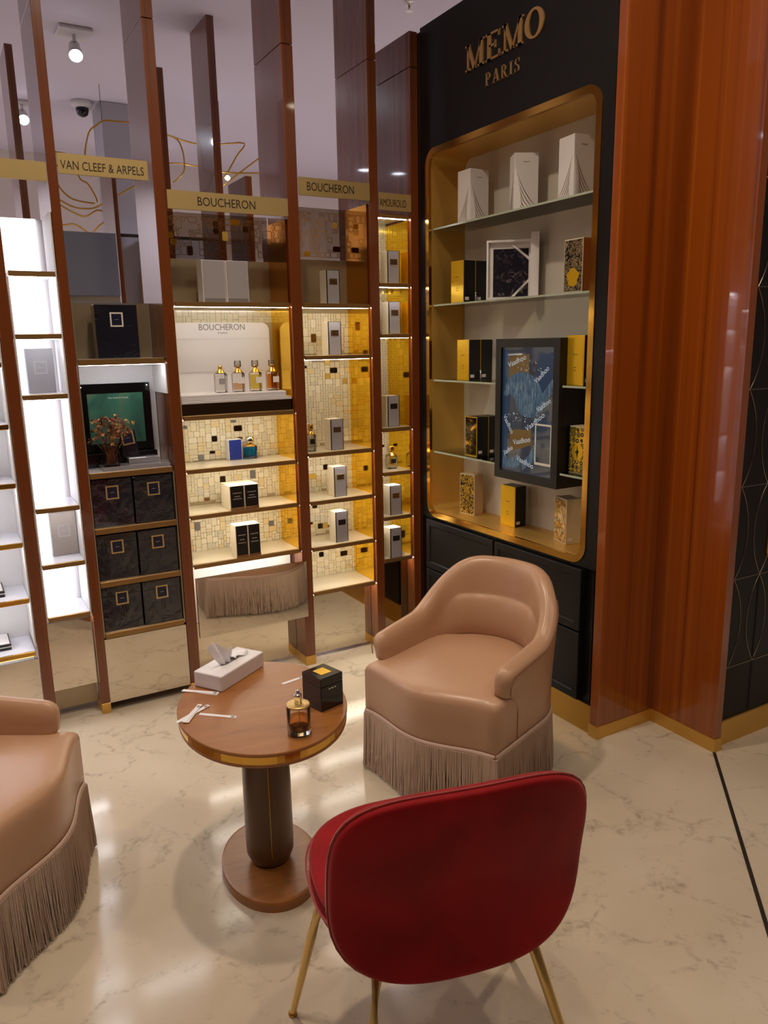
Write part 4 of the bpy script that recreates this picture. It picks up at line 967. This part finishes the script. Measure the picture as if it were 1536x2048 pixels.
# blotter strips
def strip(p, q, w, z, label):
    p, q = Vector(p), Vector(q); c = (p + q) / 2; l = (q - p).length
    o = thing('blotter_strip', label, 'paper strip', (c.x, c.y, z), math.atan2(q.y - p.y, q.x - p.x), 'white paper test strips on the table')
    MB().poly([Vector((x, y, 0)) for x, y in [(-l/2, -w/2), (l/2 - .002, -w/2), (l/2, -w/2 + .002), (l/2, w/2 - .002), (l/2 - .002, w/2), (-l/2, w/2)]], (0, 0, .0007)).build('strip', 'paper', o)
    MB().box(l/2 - .016, l/2 - .006, -w * .28, w * .28, .0008, .0010).build('print', 'ink_grey', o)
zt = .5405
strip((.543, 2.183), (.624, 2.098), .0135, zt, 'lower white test strip of the pair lying by the tissue box')
strip((.541, 2.180), (.628, 2.103), .0135, zt + .0012, 'upper white test strip of the pair lying by the tissue box')
strip((.540, 2.004), (.622, 1.930), .0125, zt, 'single white test strip pointing toward the perfume bottle')
strip((.470, 1.985), (.578, 2.042), .0125, zt + .0012, 'white test strip overhanging the left table edge')
strip((.492, 1.968), (.558, 2.058), .0135, zt + .0024, 'top white test strip crossing two others at the left')
strip((.486, 1.972), (.556, 2.052), .0125, zt + .0036, 'thin white test strip lying parallel on the crossed ones')
strip((.815, 2.062), (.892, 2.076), .0125, zt, 'white test strip half hidden behind the black cube box')

# black cube box
cb = thing('black_cube_box', 'glossy black cube box with a gold square on its lid', 'box', (.8655, 1.880, .5403), math.atan2(1.834 - 1.815, .905 - .828))
MB().box(-.0405, .0405, -.042, .042, 0, .072, .0015, 2).build('body', 'black_gloss', cb)
MB().box(-.0405, .0405, -.042, .042, .0728, .098, .0015, 2).build('lid', 'black_gloss', cb)
MB().box(-.018, .018, -.020, .020, .0981, .0990).build('gold_square', 'gold_foil', cb)
mb = MB()
for x in (-.012, -.002, .008): mb.box(x, x + .006, -.0427, -.042, .060, .063)
mb.build('print', 'emblem_white', cb)
mb = MB(); text_bm(mb, 'PARFUM', .026, .004, (.0407, -.002, .060), (0, 1, 0), (0, 0, 1), (1, 0, 0), .0003); mb.build('side_print', 'emblem_white', cb)

# perfume bottle on the table
pbt = thing('perfume_bottle', 'round glass perfume bottle with amber liquid and silver sprayer on the oval table', 'perfume bottle', (.736, 1.757, .5403))
MB().lathe([(.029, 0), (.0315, .002), (.0315, .015), (.029, .0165)], n=40).build('glass_base', 'glass_thick', pbt, True)
MB().lathe([(.0315, .0155), (.0315, .074), (.030, .078), (.012, .079)], n=40).build('glass_body', 'glass_clear', pbt, True)
MB().lathe([(.0285, .0175), (.0285, .046), (.001, .0462)], n=40).build('liquid', 'liquid_cognac', pbt, True)
MB().lathe([(.0255, .0790), (.0312, .0795), (.0312, .0835), (.0285, .085), (.009, .0852)], n=40).build('collar', 'gold_leg', pbt, True)
MB().lathe([(.0100, .085), (.0100, .104), (.0110, .105), (.0110, .110), (.007, .112), (.0052, .113), (.0052, .121), (.003, .123)], n=20).build('sprayer', 'chrome', pbt, True)
MB().tube([(0, 0, .08), (.002, 0, .045), (.003, 0, .022)], .0015, 6).build('dip_tube', 'cap_frost', pbt)

# ------------------------------------------------------------------ red velvet chair
rc = thing('velvet_chair', 'red velvet shell chair with slim brass legs seen from behind', 'chair', (.740, 1.005, 0), -.241)
A_, BT, BB, NT, NB = .254, .194, .206, 3.79, 3.47
def shell_pt(r, th, off):
    c_, s_ = math.cos(th), math.sin(th); n = NT if s_ > 0 else NB; b_2 = BT if s_ > 0 else BB
    R_ = (abs(c_ / A_) ** n + abs(s_ / b_2) ** n) ** (-1 / n) * r
    x, z = R_ * c_, R_ * s_
    y = -.195 * z + .118 * (x / A_) ** 2 * A_ - .051 * min(1, max(0, -z / BB)) ** 2
    return Vector((x, y + off, .596 + z))
n = 64
def shring(r, off): return [shell_pt(r, 2 * math.pi * k / n, off) for k in range(n)]
R_ = []
rr_in = [.02, .25, .5, .75, .9, .97]
for r in rr_in: R_.append(shring(r, -.012 + .008 * r ** 4))
R_ += [shring(.995, .000), shring(1.0, .010)]
outer = MB(); outer.rings(R_, cap=False); outer.bm.faces.new([v for v in list(outer.bm.verts)[:n]][::-1])
ob = outer.build('back_shell', 'velvet', rc, True); subsurf(ob, 1)
R2 = [shring(1.0, .0125), shring(.998, .024)] + [shring(r, .034 + .022 * (1 - r ** 3)) for r in (.96, .85, .6, .3, .02)]
inner = MB(); inner.rings(R2, cap=False); inner.bm.faces.new(list(inner.bm.verts)[-n:])
ib = inner.build('back_cushion', 'velvet', rc, True); subsurf(ib, 1)
MB().tube(shring(1.004, .0112) + [shring(1.004, .0112)[0]], .0026, 6).build('welt', 'velvet_welt', rc, True)
# seat bowl
def seat_pt(r, th, z):
    c_, s_ = math.cos(th), math.sin(th); nn_ = 2.7; R_ = (abs(c_ / .250) ** nn_ + abs(s_ / .245) ** nn_) ** (-1 / nn_) * r
    return Vector((R_ * c_, .245 + R_ * s_, z + .05 * max(0, -s_) ** 2 * (r > .6)))
def sring(r, z): return [seat_pt(r, 2 * math.pi * k / 48, z) for k in range(48)]
sb = MB(); sb.rings([sring(.25, .345), sring(.60, .352), sring(.82, .368), sring(.94, .395), sring(.99, .425), sring(1.0, .440)], cap=True)
so = sb.build('seat_shell', 'velvet', rc, True); subsurf(so, 1)
sc_ = MB(); sc_.rings([sring(1.0, .4425), sring(.985, .458), sring(.93, .468), sring(.75, .462), sring(.4, .452), sring(.02, .450)])
subsurf(sc_.build('seat_cushion', 'velvet', rc, True), 1)
MB().tube(sring(1.004, .441) + [sring(1.004, .441)[0]], .0026, 6).build('welt', 'velvet_welt', rc, True)
def leg(p0, p1, p2):
    l_ = MB().tube([p0, p1, p1 + (p2 - p1) * .25, p2 + (p1 - p2) * .02, p2], [.0125, .0122, .0112, .0078, .0078], 12).build('leg', 'gold_leg', rc, True)
    MB().lathe([(.009, 0), (.0105, .002), (.0105, .007), (.0075, .010)], p2.x, p2.y, 14).build('glide', 'brass', l_, True)
V3 = Vector
for sx in (-1, 1):
    leg(V3((sx * .125, .125, .392)), V3((sx * .160, .060, .378)), V3((sx * .245, -.085, .004)))
    leg(V3((sx * .15, .33, .362)), V3((sx * .225, .305, .345)), V3((sx * .282, .391, .004)))

# ------------------------------------------------------------------ the hall behind: panels, column, wire light, fittings
fp_ = thing('room_divider', 'blue-grey free-standing panel seen through the bay above the navy boxes', 'panel', (.98, 4.86, 0))
MB().box(-.25, .05, 0, .04, 1.85, 2.20, .002, 1).build('upper_panel', 'panel_bluegrey', fp_)
MB().box(-.245, .045, .004, .036, 1.815, 1.849).build('mirror_strip', 'chrome', fp_)
MB().box(-.25, .05, 0, .04, 0, 1.814, .002, 1).build('lower_panel', 'panel_bluegrey', fp_)
fq = thing('room_divider', 'paler blue-grey panel farther back, right of the thin dark post', 'panel', (1.32, 5.6, 0))
MB().box(-.14, .60, 0, .05, 0, 2.28, .002, 1).build('panel', 'plaster_grey', fq); MB().box(-.141, .601, -.001, .051, 2.281, 2.30).build('cap_rail', 'ink', fq)
cn = thing('white_column', 'white square column standing in the hall behind the shelves', 'column', (1.55, 7.0, 0))
MB().box(-.10, .12, 0, .35, 0, CEIL - .002, .003, 1).build('shaft', 'plaster_grey', cn); MB().box(-.115, .135, -.015, .365, 0, .10, .003, 1).build('plinth', 'wall_white', cn)
nb_ = thing('far_cabinet', 'small gold-framed lit cabinet far behind, left of the third front post', 'cabinet', (1.40, 5.45, 0))
MB().rings([[Vector((u, 0, v)) for u, v in rrect(.20, .40, .03, 4, 0, 1.86)], [Vector((u, 0, v)) for u, v in rrect(.17, .37, .02, 4, 0, 1.86)], [Vector((u, .08, v)) for u, v in rrect(.17, .37, .02, 4, 0, 1.86)], [Vector((u, .08, v)) for u, v in rrect(.20, .40, .03, 4, 0, 1.86)], [Vector((u, 0, v)) for u, v in rrect(.20, .40, .03, 4, 0, 1.86)]], cap=False).build('frame', 'brass_bright', nb_)
MB().box(-.09, .09, .06, .079, 1.67, 2.05).build('back', 'blue_card', nb_); MB().box(-.1, .1, 0, .1, 0, 1.655).build('lower_body', 'wood_dark', nb_)
# wire chandelier
wl = thing('wire_chandelier', 'looping brass wire chandelier hanging in the hall behind the shelves', 'chandelier', (1.7, 6.6, CEIL))
WIRES = [[(1.23, 2.98), (1.24, 3.06), (1.27, 3.16), (1.32, 3.2), (1.37, 3.23), (1.45, 3.23), (1.56, 3.23), (1.73, 3.21), (1.88, 3.2), (2.13, 3.18), (2.3, 3.19), (2.5, 3.2), (2.45, 3.11), (2.39, 3.0), (2.34, 2.93)],
         [(1.88, 3.2), (1.96, 3.18), (1.99, 3.1), (1.99, 3.01), (1.97, 2.93), (1.9, 2.86), (1.86, 2.83)],
         [(1.0, 3.01), (1.06, 3.01), (1.12, 2.99), (1.16, 2.9), (1.19, 2.83), (1.24, 2.8), (1.29, 2.71), (1.3, 2.67)],
         [(1.23, 2.98), (1.0, 2.9), (1.01, 2.81), (1.04, 2.74), (1.12, 2.68), (1.28, 2.66)], [(.98, 2.70), (1.0, 2.67), (1.12, 2.62), (1.24, 2.62), (1.3, 2.64)],
         [(.98, 2.70), (.99, 2.64), (1.11, 2.58), (1.2, 2.56), (1.29, 2.61), (1.35, 2.6), (1.4, 2.56)], [(1.3, 2.64), (1.55, 2.78), (1.7, 2.86), (1.83, 2.97), (2.1, 3.0), (2.33, 2.98), (2.62, 2.98)],
         [(2.63, 3.1), (2.46, 2.97), (2.32, 2.86)], [(.98, 2.70), (.97, 2.52), (.99, 2.47), (1.1, 2.49), (1.17, 2.46), (1.23, 2.43), (1.3, 2.5), (1.4, 2.56)]]
rnd = random.Random(8)
for wr in WIRES:
    pts = []
    for i in range(len(wr) - 1):
        p0 = wr[max(i - 1, 0)]; p1 = wr[i]; p2 = wr[i + 1]; p3 = wr[min(i + 2, len(wr) - 1)]
        for k in range(4):
            f = k / 4; q = []
            for c_ in (0, 1): q.append(.5 * (2 * p1[c_] + (p2[c_] - p0[c_]) * f + (2 * p0[c_] - 5 * p1[c_] + 4 * p2[c_] - p3[c_]) * f * f + (-p0[c_] + 3 * p1[c_] - 3 * p2[c_] + p3[c_]) * f ** 3))
            pts.append((q[0] - 1.7, .10 * math.sin(q[0] * 5 + q[1] * 3), q[1] - CEIL))
    pts.append((wr[-1][0] - 1.7, .10 * math.sin(wr[-1][0] * 5 + wr[-1][1] * 3), wr[-1][1] - CEIL))
    MB().tube(pts, .0065, 6).build('wire_tube', 'brass', wl, True)
for x, z in ((1.37, 3.23), (2.3, 3.19)): MB().tube([(x - 1.7, 0, 0), (x - 1.7, 0, z - CEIL)], .002, 5).build('suspension_cable', 'ink', wl)
for x, z in ((2.18, 2.86), (2.343, 2.92)): MB().lathe([(.004, -.02), (.018, -.012), (.022, 0), (.012, .014), (.003, .018)], n=12).build('bulb', 'lamp_glow_cool', wl, True, loc=(x - 1.7, 0, z - CEIL))
# spotlights
def spot(label, x, y, zt, tilt, group='cool ceiling spotlights behind the shelves', plate=.10):
    s_ = thing('ceiling_spotlight', label, 'spotlight', (x, y, CEIL), 0, group)
    MB().box(-plate, plate, -plate, plate, -.022, -.001, .004, 1).build('mounting_plate', 'steel_white', s_)
    MB().tube([(0, 0, -.02), (0, 0, -.06)], .012, 8).build('stem', 'steel_white', s_)
    h_ = MB().lathe([(.018, .07), (.034, .06), (.042, -.02), (.044, -.05), (.040, -.05)], n=18).build('lamp_head', 'steel_white', s_, True, loc=(0, 0, -.115), rot=tilt)
    MB().lathe([(.039, -.0503), (.039, -.0535)], n=18).build('lens', 'lamp_glow_cool', h_)
    return s_
spot('white ceiling spotlight on a square plate above the second sign board', 1.04, 5.62, 0, (math.radians(-42), math.radians(6), 0))
spot('ceiling spotlight glaring between the posts at the left', .90, 7.30, 0, (math.radians(-50), 0, 0), plate=.05)
spot('left of the two small far spotlights under the second sign board', 1.94, 8.6, 0, (math.radians(-50), 0, 0), plate=.05); spot('right of the two small far spotlights under the second sign board', 2.10, 8.6, 0, (math.radians(-50), 0, 0), plate=.05)
dm = thing('dome_camera', 'small black dome camera on a white ceiling base', 'camera', (1.326, 7.095, CEIL))
MB().lathe([(.085, 0), (.085, -.03), (.07, -.045), (.05, -.05)], n=20).build('base', 'steel_white', dm, True)
MB().lathe([(.05, -.045), (.05, -.07), (.04, -.10), (.015, -.115)], n=20).build('dome', 'camera_dome', dm, True)
for x, y, l in ((1.558, 7.45, 'ceiling sprinkler head beside the dome camera'), (2.688, 4.283, 'ceiling sprinkler head above the corner beside the black cabinet')):
    s_ = thing('sprinkler_head', l, 'sprinkler', (x, y, CEIL), 0, 'ceiling sprinkler heads')
    MB().lathe([(.032, 0), (.030, -.006), (.012, -.008), (.010, -.03), (.006, -.034), (.006, -.05)], n=14).build('body', 'chrome', s_, True)
    MB().lathe([(.022, -.050), (.022, -.053)], n=14).build('deflector', 'chrome', s_)
